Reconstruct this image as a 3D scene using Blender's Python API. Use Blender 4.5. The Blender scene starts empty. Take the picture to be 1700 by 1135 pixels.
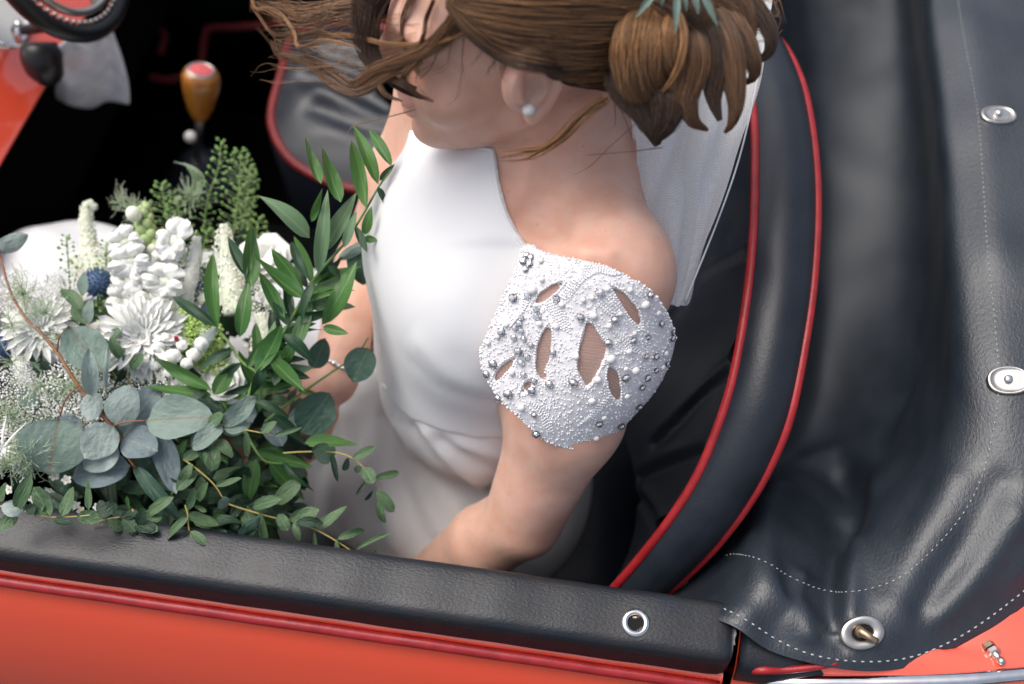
import bpy, math, random
import numpy as np
from mathutils import Vector, Matrix
from mathutils.bvhtree import BVHTree

random.seed(7); rng = np.random.default_rng(7)
scene = bpy.context.scene
col = scene.collection

# ------------------------------------------------------------------ camera
PITCH, YAW, LENS = math.radians(57), math.radians(8.3), 35.0
KPX = 36.0 / LENS / 1700.0
CF = np.array([-math.sin(YAW)*math.cos(PITCH), math.cos(YAW)*math.cos(PITCH), -math.sin(PITCH)])
CR = np.array([math.cos(YAW), math.sin(YAW), 0.0])
CU = np.cross(CR, CF)
def ray(px, py): return CF + CR*((px-850.0)*KPX) + CU*((567.5-py)*KPX)
CAM = np.array([0, 0, .86]) - ray(1055, 1035)*.88        # the door's striker hole is at (0, 0, .86)
def U(px, py, d): return CAM + ray(px, py)*d
def Uz(px, py, z):
    v = ray(px, py); return CAM + v*((z-CAM[2])/v[2])
def Uy(px, py, y):
    v = ray(px, py); return CAM + v*((y-CAM[1])/v[1])
def proj(p):
    q = np.asarray(p, float) - CAM; d = q@CF
    return 850+(q@CR)/d/KPX, 567.5-(q@CU)/d/KPX, d

cd = bpy.data.cameras.new('camera'); cam = bpy.data.objects.new('camera', cd); col.objects.link(cam)
cd.lens = LENS; cd.sensor_width = 36; cd.clip_start = .02; cd.clip_end = 2000
cam.matrix_world = Matrix(((CR[0], CU[0], -CF[0], CAM[0]), (CR[1], CU[1], -CF[1], CAM[1]), (CR[2], CU[2], -CF[2], CAM[2]), (0, 0, 0, 1)))
cd.dof.use_dof = True; cd.dof.focus_distance = .88; cd.dof.aperture_fstop = 2.6; cd.dof.aperture_blades = 9
scene.camera = cam

# ------------------------------------------------------------------ light: bright overcast day
SUN_EL, SUN_AZ = math.radians(65), math.radians(-76)        # azimuth measured from +Y towards +X
w = bpy.data.worlds.new('World'); scene.world = w; w.use_nodes = True
nt = w.node_tree; nt.nodes.clear()
out = nt.nodes.new('ShaderNodeOutputWorld'); bg = nt.nodes.new('ShaderNodeBackground')
sky = nt.nodes.new('ShaderNodeTexSky'); sky.sky_type = 'NISHITA'; sky.sun_disc = False
sky.sun_elevation = SUN_EL; sky.sun_rotation = SUN_AZ; sky.air_density = 1.0; sky.dust_density = 6.0; sky.ozone_density = 1.0
hs = nt.nodes.new('ShaderNodeHueSaturation'); hs.inputs['Saturation'].default_value = .68
bg.inputs['Strength'].default_value = .12
nt.links.new(sky.outputs[0], hs.inputs['Color']); nt.links.new(hs.outputs[0], bg.inputs[0]); nt.links.new(bg.outputs[0], out.inputs[0])
sl = bpy.data.lights.new('sun', 'SUN'); sun = bpy.data.objects.new('sun', sl); col.objects.link(sun)
sl.energy = 1.0; sl.angle = math.radians(40); sl.color = (1, .97, .93)
sd = Vector((math.sin(SUN_AZ)*math.cos(SUN_EL), math.cos(SUN_AZ)*math.cos(SUN_EL), math.sin(SUN_EL)))
sun.rotation_euler = (-sd).to_track_quat('-Z', 'Y').to_euler()
vs = scene.view_settings; vs.view_transform = 'Standard'; vs.look = 'None'; vs.gamma = 1; vs.use_curve_mapping = False
vs.exposure = 0.70
scene.render.engine = 'CYCLES'
scene.cycles.use_denoising = True
scene.cycles.max_bounces = 10; scene.cycles.transparent_max_bounces = 24

# ------------------------------------------------------------------ object helpers
ORG = {}
def tag(o, label=None, cat=None, group=None, kind=None):
    if label: o['label'] = label
    if cat: o['category'] = cat
    if group: o['group'] = group
    if kind: o['kind'] = kind
    return o
def link(o, parent, org):
    col.objects.link(o); org = np.asarray(org, float); ORG[o.name] = org
    if parent is not None:
        o.parent = parent; org = org - ORG[parent.name]
    o.location = org
    return o
def empty(name, loc, parent=None):
    return link(bpy.data.objects.new(name, None), parent, loc)
def mesh_data(name, v, f, mats, smooth=True, fm=None):
    me = bpy.data.meshes.new(name)
    v = np.asarray(v, float)
    me.from_pydata(v.tolist(), [], f if isinstance(f, list) else np.asarray(f).tolist())
    for m in (mats if isinstance(mats, (list, tuple)) else [mats]): me.materials.append(m)
    if smooth: me.polygons.foreach_set('use_smooth', [True]*len(me.polygons))
    if fm is not None: me.polygons.foreach_set('material_index', fm)
    me.update(); return me
def build(name, v, f, mats, parent=None, smooth=True, fm=None, org=None):
    v = np.asarray(v, float)
    if org is None: org = (v.min(0)+v.max(0))/2; org[2] = v[:, 2].min()
    o = bpy.data.objects.new(name, mesh_data(name, v-org, f, mats, smooth, fm))
    return link(o, parent, org)
def inst(name, me, parent, M):
    """place a shared mesh with a 4x4 world matrix"""
    o = bpy.data.objects.new(name, me); col.objects.link(o)
    M = Matrix(M); ORG[o.name] = np.array(M.translation)
    if parent is not None:
        o.parent = parent; M = Matrix.Translation(-Vector(ORG[parent.name])) @ M
    o.matrix_local = M
    return o
class MB:
    """collects several shells into one mesh"""
    def __init__(s): s.v = []; s.f = []; s.m = []; s.n = 0
    def add(s, vf, mi=0):
        v, f = vf; v = np.asarray(v, float)
        s.v.append(v); s.f += [[i+s.n for i in q] for q in (f if isinstance(f, list) else f.tolist())]; s.m += [mi]*len(f); s.n += len(v); return s
    def build(s, name, mats, parent=None, smooth=True, org=None):
        return build(name, np.concatenate(s.v), s.f, mats, parent, smooth, s.m if isinstance(mats, (list, tuple)) else None, org)
def nrm(a): a = np.asarray(a, float); return a/(np.linalg.norm(a, axis=-1, keepdims=True)+1e-12)
def cat(pts, n=8, closed=False):
    """Catmull-Rom through pts, n points per span"""
    p = np.asarray(pts, float)
    q = np.concatenate([p[-1:], p, p[:2]]) if closed else np.concatenate([2*p[:1]-p[1:2], p, 2*p[-1:]-p[-2:-1]])
    o = []; t = np.linspace(0, 1, n, endpoint=False)[:, None]
    for i in range(len(q)-3):
        a, b, c, d = q[i], q[i+1], q[i+2], q[i+3]
        o.append(.5*(2*b+(c-a)*t+(2*a-5*b+4*c-d)*t*t+(3*b-a-3*c+d)*t**3))
    if not closed: o.append(p[-1:])
    return np.concatenate(o)
def resample(p, n):
    p = np.asarray(p, float); s = np.concatenate([[0], np.cumsum(np.linalg.norm(np.diff(p, axis=0), axis=1))])
    t = np.linspace(0, s[-1], n); return np.stack([np.interp(t, s, p[:, k]) for k in range(p.shape[1])], 1)
def gridf(nr, nc, wrap=False):
    i = np.arange(nr-1)[:, None]; j = np.arange(nc if wrap else nc-1)[None]; k = (j+1) % nc
    return np.stack([i*nc+j, i*nc+k, (i+1)*nc+k, (i+1)*nc+j], -1).reshape(-1, 4).tolist()
def tube(p, rad, sides=8, cap=True, flat=1.0, up=None):
    p = np.asarray(p, float); n = len(p); rad = np.broadcast_to(np.asarray(rad, float), (n,))
    t = nrm(np.gradient(p, axis=0)); a = np.zeros((n, 3)); b = np.zeros((n, 3))
    u0 = np.array([0, 0, 1.]) if up is None else np.asarray(up, float)
    if up is None and abs(t[0]@u0) > .9: u0 = np.array([1., 0, 0])
    for i in range(n):
        u0 = u0 - (u0@t[i])*t[i]; u0 = u0/(np.linalg.norm(u0)+1e-9); a[i] = u0; b[i] = np.cross(t[i], u0)
    an = np.arange(sides)*2*math.pi/sides
    v = p[:, None]+rad[:, None, None]*(np.cos(an)[None, :, None]*b[:, None]+flat*np.sin(an)[None, :, None]*a[:, None])
    f = gridf(n, sides, True); v = v.reshape(-1, 3)
    if cap: f += [list(range(sides))[::-1], [(n-1)*sides+i for i in range(sides)]]
    return v, f
def lathe(prof, c, ax, sides=24):
    """prof: (radius, height) pairs; ax: axis"""
    ax = nrm(ax); e = np.array([1., 0, 0]) if abs(ax[0]) < .8 else np.array([0, 1., 0])
    a = nrm(np.cross(ax, e)); b = np.cross(ax, a); an = np.arange(sides)*2*math.pi/sides
    pr = np.asarray(prof, float)
    v = np.asarray(c)+pr[:, 1][:, None, None]*ax+pr[:, 0][:, None, None]*(np.cos(an)[None, :, None]*a+np.sin(an)[None, :, None]*b)
    return v.reshape(-1, 3), gridf(len(pr), sides, True)
def box(lo, hi):
    v = [(x, y, z) for x in (lo[0], hi[0]) for y in (lo[1], hi[1]) for z in (lo[2], hi[2])]
    return np.array(v, float), [[0, 1, 3, 2], [4, 6, 7, 5], [0, 4, 5, 1], [2, 3, 7, 6], [0, 2, 6, 4], [1, 5, 7, 3]]
def ico(c, r, sub=1):
    c = np.asarray(c, float)
    if ('i', sub) not in ORG:
        import bmesh
        b = bmesh.new(); bmesh.ops.create_icosphere(b, subdivisions=sub, radius=1)
        ORG[('i', sub)] = (np.array([x.co[:] for x in b.verts]), [[x.index for x in q.verts] for q in b.faces]); b.free()
    v, f = ORG[('i', sub)]
    return v*np.asarray(r)+c, f
def net(rows, nu=6, nv=6):
    """smooth sheet through a net of control points (rows x cols x 3)"""
    a = np.array([cat(x, nu) for x in rows])
    b = np.array([cat(a[:, j], nv) for j in range(a.shape[1])]).transpose(1, 0, 2)
    return b.reshape(-1, 3), gridf(b.shape[0], b.shape[1]), b.shape[:2]
def vnormals(v, f):
    v = np.asarray(v); f4 = np.array([q if len(q) == 4 else list(q)+[q[-1]] for q in f])
    n = np.cross(v[f4[:, 2]]-v[f4[:, 0]], v[f4[:, 3]]-v[f4[:, 1]]); o = np.zeros_like(v)
    for k in range(4): np.add.at(o, f4[:, k], n)
    return nrm(o)
def pdist(v, pl):
    """distance of points to a polyline"""
    v = np.asarray(v); best = np.full(len(v), 1e9)
    for a, b in zip(pl[:-1], pl[1:]):
        ab = b-a; t = np.clip(((v-a)@ab)/(ab@ab+1e-12), 0, 1); best = np.minimum(best, np.linalg.norm(v-a-t[:, None]*ab, axis=1))
    return best
def emboss(v, n, pl, wd, amp):
    d = pdist(v, pl); return v+n*(amp*np.exp(-(d/wd)**2))[:, None]
def thick(v, f, t):
    """give an open sheet a thickness below its surface"""
    n = vnormals(v, f); k = len(v); from collections import Counter
    e = Counter()
    for q in f:
        for a, b in zip(q, q[1:]+q[:1]): e[(a, b)] += 1
    g = [list(q) for q in f]+[[i+k for i in q][::-1] for q in f]
    g += [[b, a, a+k, b+k] for (a, b) in e if (b, a) not in e]
    return np.concatenate([v, v-n*t]), g

# ------------------------------------------------------------------ materials
def mat(name, c, rough=.5, c2=None, vscale=20, spec=.5, bump=None, metal=0, coat=0, coatr=.05, sheen=0, sss=0, sssr=(1, .3, .15), trans=0, ior=1.45, detail=3, stretch=None, aniso=0, alpha=1, rvar=0):
    m = bpy.data.materials.new(name); m.use_nodes = True; n = m.node_tree.nodes; l = m.node_tree.links
    p = n['Principled BSDF']; tc = n.new('ShaderNodeTexCoord'); src = tc.outputs['Object']
    if stretch:
        mp = n.new('ShaderNodeMapping'); mp.inputs['Scale'].default_value = stretch; l.new(src, mp.inputs[0]); src = mp.outputs[0]
    c2 = c2 or tuple(x*.86 for x in c)
    no = n.new('ShaderNodeTexNoise'); no.inputs['Scale'].default_value = vscale; no.inputs['Detail'].default_value = detail; l.new(src, no.inputs['Vector'])
    mx = n.new('ShaderNodeMix'); mx.data_type = 'RGBA'; mx.inputs[6].default_value = (*c, 1); mx.inputs[7].default_value = (*c2, 1)
    rp = n.new('ShaderNodeMapRange'); rp.inputs[1].default_value = .35; rp.inputs[2].default_value = .65
    l.new(no.outputs[0], rp.inputs[0]); l.new(rp.outputs[0], mx.inputs[0]); l.new(mx.outputs[2], p.inputs['Base Color'])
    p.inputs['Roughness'].default_value = rough; p.inputs['Specular IOR Level'].default_value = spec; p.inputs['Metallic'].default_value = metal
    p.inputs['Coat Weight'].default_value = coat; p.inputs['Coat Roughness'].default_value = coatr; p.inputs['Sheen Weight'].default_value = sheen
    p.inputs['IOR'].default_value = ior; p.inputs['Transmission Weight'].default_value = trans; p.inputs['Anisotropic'].default_value = aniso; p.inputs['Alpha'].default_value = alpha
    if sss:
        p.inputs['Subsurface Weight'].default_value = 1; p.inputs['Subsurface Radius'].default_value = sssr; p.inputs['Subsurface Scale'].default_value = sss
    if rvar:
        mr = n.new('ShaderNodeMapRange'); mr.inputs[3].default_value = rough-rvar; mr.inputs[4].default_value = rough+rvar
        l.new(no.outputs[0], mr.inputs[0]); l.new(mr.outputs[0], p.inputs['Roughness'])
    prev = None
    for kind, sc, st, dist in (bump or []):
        if kind == 'v':
            t = n.new('ShaderNodeTexVoronoi'); t.feature = 'DISTANCE_TO_EDGE'; t.inputs['Scale'].default_value = sc; h = t.outputs['Distance']
        elif kind == 'w':
            t = n.new('ShaderNodeTexWave'); t.inputs['Scale'].default_value = sc; t.inputs['Distortion'].default_value = 3; h = t.outputs['Fac']
        else:
            t = n.new('ShaderNodeTexNoise'); t.inputs['Scale'].default_value = sc; t.inputs['Detail'].default_value = 4; h = t.outputs[0]
        l.new(src, t.inputs['Vector'])
        b = n.new('ShaderNodeBump'); b.inputs['Strength'].default_value = st; b.inputs['Distance'].default_value = dist; l.new(h, b.inputs['Height'])
        if prev: l.new(prev, b.inputs['Normal'])
        prev = b.outputs[0]
    if prev: l.new(prev, p.inputs['Normal'])
    return m
M = {}
M['vinyl'] = mat('black vinyl', (.009, .0145, .022), .47, (.015, .022, .032), 30, spec=.95, bump=[('n', 420, .55, .0009), ('v', 520, .35, .0006)], stretch=(1, .55, 1), rvar=.07)
M['leather'] = mat('black leather', (.009, .013, .020), .40, (.014, .018, .026), 25, bump=[('n', 300, .35, .0006), ('v', 520, .3, .0004)], rvar=.06)
M['pad'] = mat('black padded leather', (.011, .015, .021), .40, (.018, .018, .021), 40, bump=[('n', 420, .5, .0008), ('v', 560, .3, .0005)], stretch=(.7, 1.2, 1), rvar=.08)
M['padside'] = mat('dark maroon leather', (.022, .010, .012), .5, (.016, .009, .011), 40, bump=[('n', 260, .6, .001)])
M['piping'] = mat('red piping leather', (.34, .018, .022), .38, (.26, .012, .016), 60, bump=[('n', 700, .4, .0005)])
M['carpet'] = mat('black carpet', (.006, .006, .0065), 1.0, (.003, .003, .0035), 200, spec=.1, bump=[('n', 900, 1, .003)])
M['binding'] = mat('dark red carpet binding', (.12, .006, .006), .8, vscale=80)
M['paint'] = mat('red car paint', (.86, .088, .038), .22, (.84, .094, .044), 6, coat=1, coatr=.07, bump=[('n', 9, .12, .006)])
M['paint'].node_tree.nodes['Principled BSDF'].inputs['Coat IOR'].default_value = 1.9
M['chrome'] = mat('chrome', (.75, .75, .75), .10, (.65, .65, .65), 90, metal=1)
M['dull'] = mat('dull nickel', (.62, .59, .55), .34, (.48, .45, .41), 160, metal=1, rvar=.08)
M['rusty'] = mat('worn brass', (.42, .33, .24), .4, (.25, .17, .11), 220, metal=1)
M['thread'] = mat('grey thread', (.42, .43, .43), .8, (.30, .31, .32), 400)
M['blackplastic'] = mat('black plastic', (.012, .012, .013), .35)
M['void'] = mat('dark hole', (.004, .004, .004), .9)
M['wood'] = mat('varnished wood', (.42, .17, .025), .3, (.28, .10, .012), 60, coat=.6, stretch=(1, 1, .2))
M['badge'] = mat('red badge', (.62, .11, .11), .4)
M['whitecloth'] = mat('white cotton', (.84, .85, .87), .9, (.62, .64, .68), 30, bump=[('n', 60, .4, .004)])
M['gauge'] = mat('gauge face', (.75, .74, .70), .4)
M['asphalt'] = mat('asphalt', (.05, .05, .05), .9, (.035, .035, .035), 60, bump=[('n', 200, .6, .004)])
# ================================================================== setting
g = 400
ground = tag(build('ground', [(-g, -g, 0), (g, -g, 0), (g, g, 0), (-g, g, 0)], [[0, 1, 2, 3]], M['asphalt'], smooth=False), 'grey asphalt ground under the car', kind='structure')

# ================================================================== the car
car = tag(empty('convertible_car', (-.2, .55, 0)), 'open red convertible with black leather interior and red piping', 'car')

# ---- door: profile (y, z) swept along x, following the belt line of the photograph
def sweep(prof, xs, fn=None, closed=True):
    pr = np.asarray(prof, float); v = []
    for x in xs:
        q = np.stack([np.full(len(pr), x), pr[:, 0], pr[:, 1]], 1)
        v.append(fn(q) if fn else q)
    v = np.concatenate(v); n = len(pr); f = gridf(len(xs), n, closed)
    if closed: f += [list(range(n)), [(len(xs)-1)*n+i for i in range(n)][::-1]]
    return v, f
DX1 = .0868                                     # rear end of the door
DX0 = -.72                                      # front end of the padded rail
door = empty('door', (-.3, 0, .3), car)
def roundp(pts, n=4): return cat(pts, n, True)
pad_prof = [(.034, .842), (.0335, .852), (.029, .8585), (.019, .8602), (.002, .8600), (-.012, .8592), (-.0185, .8558), (-.0215, .849), (-.0225, .836), (-.0235, .822), (-.02, .818), (.0, .818), (.03, .825)]
xs = np.concatenate([[DX0, DX0+.003, DX0+.008, DX0+.016], np.linspace(DX0+.03, DX1-.03, 60), [DX1-.016, DX1-.008, DX1-.003, DX1]])
def padfn(q):
    x = q[0, 0]; e = min(x-DX0, DX1-x); k = 1 if e > .014 else math.sqrt(max(0, 1-((.014-e)/.014)**2))*.22+.78
    c = np.array([x, .006, .838]); q = c+(q-c)*np.array([1, k, k])
    q[:, 2] += .0007*math.sin(x*37)+.0005*math.sin(x*91)
    return q
v, f = sweep(cat(pad_prof, 4, True), xs, padfn)
n = len(cat(pad_prof, 4, True))
fm = [0]*len(f)
vv = np.asarray(v)
for i, q in enumerate(f):
    c = vv[q].mean(0)
    if c[1] < -.0208 and c[2] < .8475: fm[i] = 1
dpad = build('door_top_pad', v, f, [M['pad'], M['padside']], door, fm=fm)
xx = np.linspace(DX0-.05, DX1-.004, 80)
build('piping', *tube(np.stack([xx, -.0310+0*xx, .8125+.0004*np.sin(xx*60)], 1), .0056, 10), M['piping'], door)
skin = [(-.010, .815), (-.022, .8135), (-.0275, .8085), (-.036, .797), (-.052, .770), (-.075, .715), (-.095, .64), (-.105, .55), (-.100, .42), (-.085, .30), (-.07, .25), (-.05, .25), (-.06, .42), (-.065, .55), (-.055, .66), (-.02, .76), (-.008, .80)]
xs = np.concatenate([[-.98, -.976], np.linspace(-.95, DX1-.008, 40), [DX1-.003, DX1-.001]])
v, f = sweep(cat(skin, 4, True), xs)
build('door_skin', v, f, M['paint'], door)
inner = [(.03, .83), (.036, .80), (.04, .70), (.045, .5), (.04, .30), (-.04, .28), (-.04, .5), (-.03, .7), (-.012, .79), (.0, .825)]
v, f = sweep(cat(inner, 3, True), np.linspace(-.97, DX1-.006, 20)); build('door_card', v, f, M['leather'], door)
# striker hole with its chrome ring in the pad
gc = np.array([0, .0005, .8600])
ring = lathe([(.0068, -.004), (.0068, .0012), (.0078, .0026), (.0098, .0031), (.0118, .0022), (.0128, .0004), (.0128, -.003)], gc, (0, -.12, 1), 36)
build('chrome_ring', *ring, M['chrome'], door)
build('hole', *lathe([(.0001, .0006), (.0069, .0006)], gc, (0, -.12, 1), 24), M['void'], door)
build('latch_pin', *tube([gc+(-.003, .004, .0009), gc+(.0035, .0055, .0012)], [.0016, .0012], 8), M['rusty'], door)

# ---- rear quarter panel behind the shut line
RX0 = DX1+.0065
rear = [(.125, .60), (.13, .78), (.118, .832), (.08, .847), (.04, .850), (.015, .849), (-.003, .841), (-.016, .828), (-.027, .806), (-.038, .790), (-.055, .765), (-.080, .71), (-.100, .63), (-.108, .54), (-.100, .40), (-.08, .28), (.0, .26), (.04, .30)]
def rfn(q):
    x = q[0, 0]; k = (x-RX0); q = q.copy(); q[:, 2] += .02*k*np.clip((q[:, 2]-.5)/.3, 0, 1)
    b = np.clip((k-.13)/.10, 0, 1); m = q[:, 1] > .03; q[m, 1] = .03+(q[m, 1]-.03)*(.12+.88*b); q[m, 2] -= .012*(1-b)
    q[:, 1] -= .05*k; return q
v, f = sweep(cat(rear, 4, True), np.concatenate([[RX0, RX0+.002], np.linspace(RX0+.01, 1.6, 60)]), rfn)
build('rear_wing', v, f, M['paint'], car)
WT = BVHTree.FromPolygons(np.asarray(v).tolist(), f)
def on_wing(px, py, off=0.):
    h = WT.ray_cast(Vector(CAM), Vector(nrm(ray(px, py)))); return np.array(h[0])-nrm(ray(px, py))*off if h[0] is not None else Uz(px, py, .80)
# padded capping at the front of the rear wing with its piping
cap = [(.036, .842), (.034, .853), (.026, .8570), (.010, .8578), (-.006, .8560), (-.016, .851), (-.0215, .842), (-.0240, .828), (-.022, .82), (.0, .82), (.03, .826)]
def capfn(q):
    q = q.copy(); k = (q[0, 0]-RX0)/.085; q[:, 2] -= .006+.012*k*k; return q
v, f = sweep(cat(cap, 4, True), np.linspace(RX0+.001, RX0+.10, 18), capfn)
build('rail_capping', v, f, M['pad'], car)
pp = [on_wing(px, py, .0065) for px, py, z in ((1199, 1107, .816), (1250, 1112, .816), (1300, 1112, .818), (1350, 1107, .822), (1390, 1100, .826))]
build('piping', *tube(cat(pp, 8), np.linspace(.0040, .0030, 33), 10), M['piping'], car)
build('label_scrap', *thick(*net([[Uz(1203+9*j+2*math.sin(i*2), 1044+9*i+math.sin(j*3), .8525+.0012) for j in range(3)] for i in range(4)], 2, 2)[:2], .0006), M['thread'], car)
pp = [on_wing(px, py, .002) for px, py, z in ((1199, 1127, .795), (1300, 1130, .795), (1450, 1131, .795), (1600, 1127, .799), (1695, 1119, .803))]
for dx_ in (.12, .3, .6): pp.append(pp[4]+nrm(pp[4]-pp[3])*dx_)
build('chrome_strip', *tube(cat(pp, 8), .0066, 10, flat=.7), M['chrome'], car)
# hexagonal fastening stud on the wing
sa = on_wing(1643, 1076); ax = nrm(Uy(1662, 1097, sa[1]-.012)-sa)
sp = empty('fastening_stud', sa, car)
build('stud_base', *lathe([(.0001, 0), (.0062, 0), (.0062, .005), (.0001, .005)], sa-ax*.004, ax, 6), M['rusty'], sp, smooth=False)
build('stud_nut', *lathe([(.0001, 0), (.0058, 0), (.0066, .001), (.0066, .0045), (.0055, .0055), (.0001, .0055)], sa+ax*.002, ax, 6), M['dull'], sp, smooth=False)
build('stud_tip', *lathe([(.0034, .0), (.0034, .004), (.0026, .005), (.0026, .0065), (.0036, .0075), (.0034, .0105), (.002, .012), (.0001, .0122)], sa+ax*.006, ax, 14), M['dull'], sp)

# ---- cockpit tub
cp = empty('cockpit', (-.2, .6, .18), car)
def bx(name, lo, hi, m, parent=cp): return build(name, *box(lo, hi), m, parent, smooth=False)
bx('floor_carpet', (-1.5, .05, .17), (.35, 1.23, .20), M['carpet'])
bx('transmission_tunnel', (-1.5, .53, .2005), (.30, .70, .47), M['carpet'])
bx('bulkhead', (-1.56, .03, .2005), (-1.503, 1.24, .83), M['carpet'])
bx('rear_bulkhead', (.20, .06, .2005), (.24, 1.22, .66), M['carpet'])
v, f = sweep([(1.20, .2), (1.20, .84), (1.22, .865), (1.26, .865), (1.30, .83), (1.36, .65), (1.34, .3), (1.26, .22)], np.linspace(-1.5, 1.0, 20)); build('far_door', v, f, [M['leather'], M['paint']], cp, fm=[1 if np.asarray(v)[q].mean(0)[1] > 1.27 else 0 for q in f])
# bonnet / scuttle ahead of the dashboard
v, f = sweep([(-.08, .84), (.2, .89), (.62, .91), (1.05, .89), (1.33, .84), (1.36, .6), (1.30, .3), (-.04, .3), (-.1, .6)], np.linspace(-2.6, -1.57, 12)); build('scuttle', v, f, M['paint'], car)
bx('scuttle_top', (-1.57, -.04, .80), (-.905, 1.3, .868), M['paint'], car)
bx('footwell_lining', (-1.49, .045, .2005), (-.85, .055, .80), M['carpet'])
# dashboard: red board facing the seats, lower edge at x = -.84
dash = empty('dashboard', (-.86, .6, .7), car)
pr = [(-.955, .898), (-.935, .892), (-.905, .868), (-.846, .806), (-.838, .796), (-.848, .79), (-.868, .795), (-.94, .86)]
vv = []; ys = np.linspace(.02, 1.22, 40)
pc = cat([(x, z) for x, z in pr], 3, True)
for y in ys: vv.append(np.stack([pc[:, 0], np.full(len(pc), y), pc[:, 1]], 1))
build('dash_board', np.concatenate(vv), gridf(len(ys), len(pc), True)+[list(range(len(pc)))[::-1]], M['paint'], dash)
bx('dash_underside', (-.93, .03, .55), (-.90, 1.2, .86), M['carpet'], dash)
gp = Uz(-8, 30, .860)
gg = build('gauge', *lathe([(.0001, .004), (.036, .004), (.038, .008), (.043, .008), (.046, .004), (.046, -.004)], gp, (.72, 0, .70), 36), M['chrome'], car)
build('gauge_face', *lathe([(.0001, .0065), (.0365, .0065)], gp, (.72, 0, .70), 30), M['gauge'], gg)
# control stalk with chrome collar
kp = U(26, 50, 1.30)
st = build('control_stalk', *tube(cat([kp, U(45, 49, 1.29), U(72, 45, 1.27)], 5), [.007]*11, 10), M['blackplastic'], car)
build('collar', *lathe([(.0001, .004), (.012, .003), (.017, -.002), (.014, -.006), (.006, -.008)], kp, nrm(CAM-kp)*.4+np.array([-.6, 0, 0]), 20), M['chrome'], st)
# steering wheel (far side): rim ring, spokes with holes, hub
sc = U(92, -88, 1.17); sax = nrm((.90, .0, .40)); sa_ = nrm(np.cross(sax, (0, 1, 0))); sb_ = np.array([0, 1., 0])
sw = empty('steering_wheel', sc, car)
an = np.linspace(0, 2*math.pi, 73)[:-1]
RW = .100
rp = np.array([sc+RW*(math.cos(a)*sb_+math.sin(a)*sa_) for a in an]); rp = np.concatenate([rp, rp[:2]])
build('rim', *tube(rp, .011, 12, cap=False, up=sax), M['blackplastic'], sw)
rp2 = np.array([sc+sax*.004+(RW-.024)*(math.cos(a)*sb_+math.sin(a)*sa_) for a in an]); rp2 = np.concatenate([rp2, rp2[:2]])
build('inner_ring', *tube(rp2, .005, 8, cap=False, up=sax), M['dull'], sw)
bd = MB()
for a in np.linspace(0, 2*math.pi, 61)[:-1]: bd.add(ico(sc+sax*.006+(RW-.012)*(math.cos(a)*sb_+math.sin(a)*sa_), .0035, 1))
tag(bd.build('rim_rivet', M['dull'], sw), kind='stuff')
for a in (math.radians(0), math.radians(180), math.radians(270)):
    e = math.cos(a)*sb_+math.sin(a)*sa_; p = np.cross(sax, e); q = np.linspace(.03, RW-.018, 8)
    v = np.array([sc+e*x+p*s*(.017-.05*(x-.03)**1.2) for x in q for s in (-1, 1)]); build('spoke', *thick(v, gridf(8, 2), .003), M['dull'], sw)
build('hub', *lathe([(.0001, .012), (.02, .012), (.034, .004), (.036, -.02), (.0001, -.02)], sc, sax, 28), M['blackplastic'], sw)
build('column', *tube([sc-sax*.015, sc-sax*.22], .022, 12), M['blackplastic'], sw)
build('column_clamp', *tube(cat([U(66, 70, 1.27), U(72, 105, 1.28), U(84, 128, 1.30)], 4), [.020, .024, .026, .026, .025, .024, .022, .02, .016], 10), M['blackplastic'], sw)

# ---- gear lever
k0 = Uz(334, 116, .755); k1 = Uz(332, 197, .675)
gl = empty('gear_lever', (k1[0], k1[1], .47), car)
ax = nrm(k0-k1); L = np.linalg.norm(k0-k1)
kn = build('knob', *lathe([(.0001, 0), (.010, 0), (.013, .006), (.019, .022), (.0245, .045), (.027, L*.75), (.0265, L*.87), (.0225, L*.97), (.0175, L), (.0001, L)], k1, ax, 28), M['wood'], gl)
build('badge', *lathe([(.0001, .0016), (.014, .0014), (.0165, .0004), (.0165, -.001)], k0, ax, 24), M['badge'], gl)
build('badge_ring', *lathe([(.0165, -.001), (.0165, .0012), (.0198, .0006), (.0198, -.001)], k0, ax, 24), M['dull'], gl)
kb = Uz(327, 268, .49)
build('shaft', *tube([k1+ax*.003, kb], [.0055, .0065], 10), M['dull'], gl)
build('gaiter', *lathe([(.065, 0), (.06, .012), (.05, .016), (.044, .03), (.034, .034), (.03, .05), (.02, .054), (.012, .06), (.0001, .06)], kb-(0, 0, .045), (0, 0, 1), 22), M['leather'], gl)
build('switch_knob', *ico(Uz(316, 227, .60), .0095, 2), M['gauge'], gl)
# red bound carpet edges on the tunnel and in the footwell
for pl in ([(100, 62), (170, 50), (255, 48), (272, 60), (266, 90)], [(250, 128), (275, 133), (305, 128)], [(333, 118), (340, 60), (350, 47), (400, 45), (470, 40)], [(560, 30), (640, 20)]):
    build('carpet_binding', *tube(cat([Uz(a, b, .50) for a, b in pl], 6), .0075, 8), M['binding'], cp)

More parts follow.
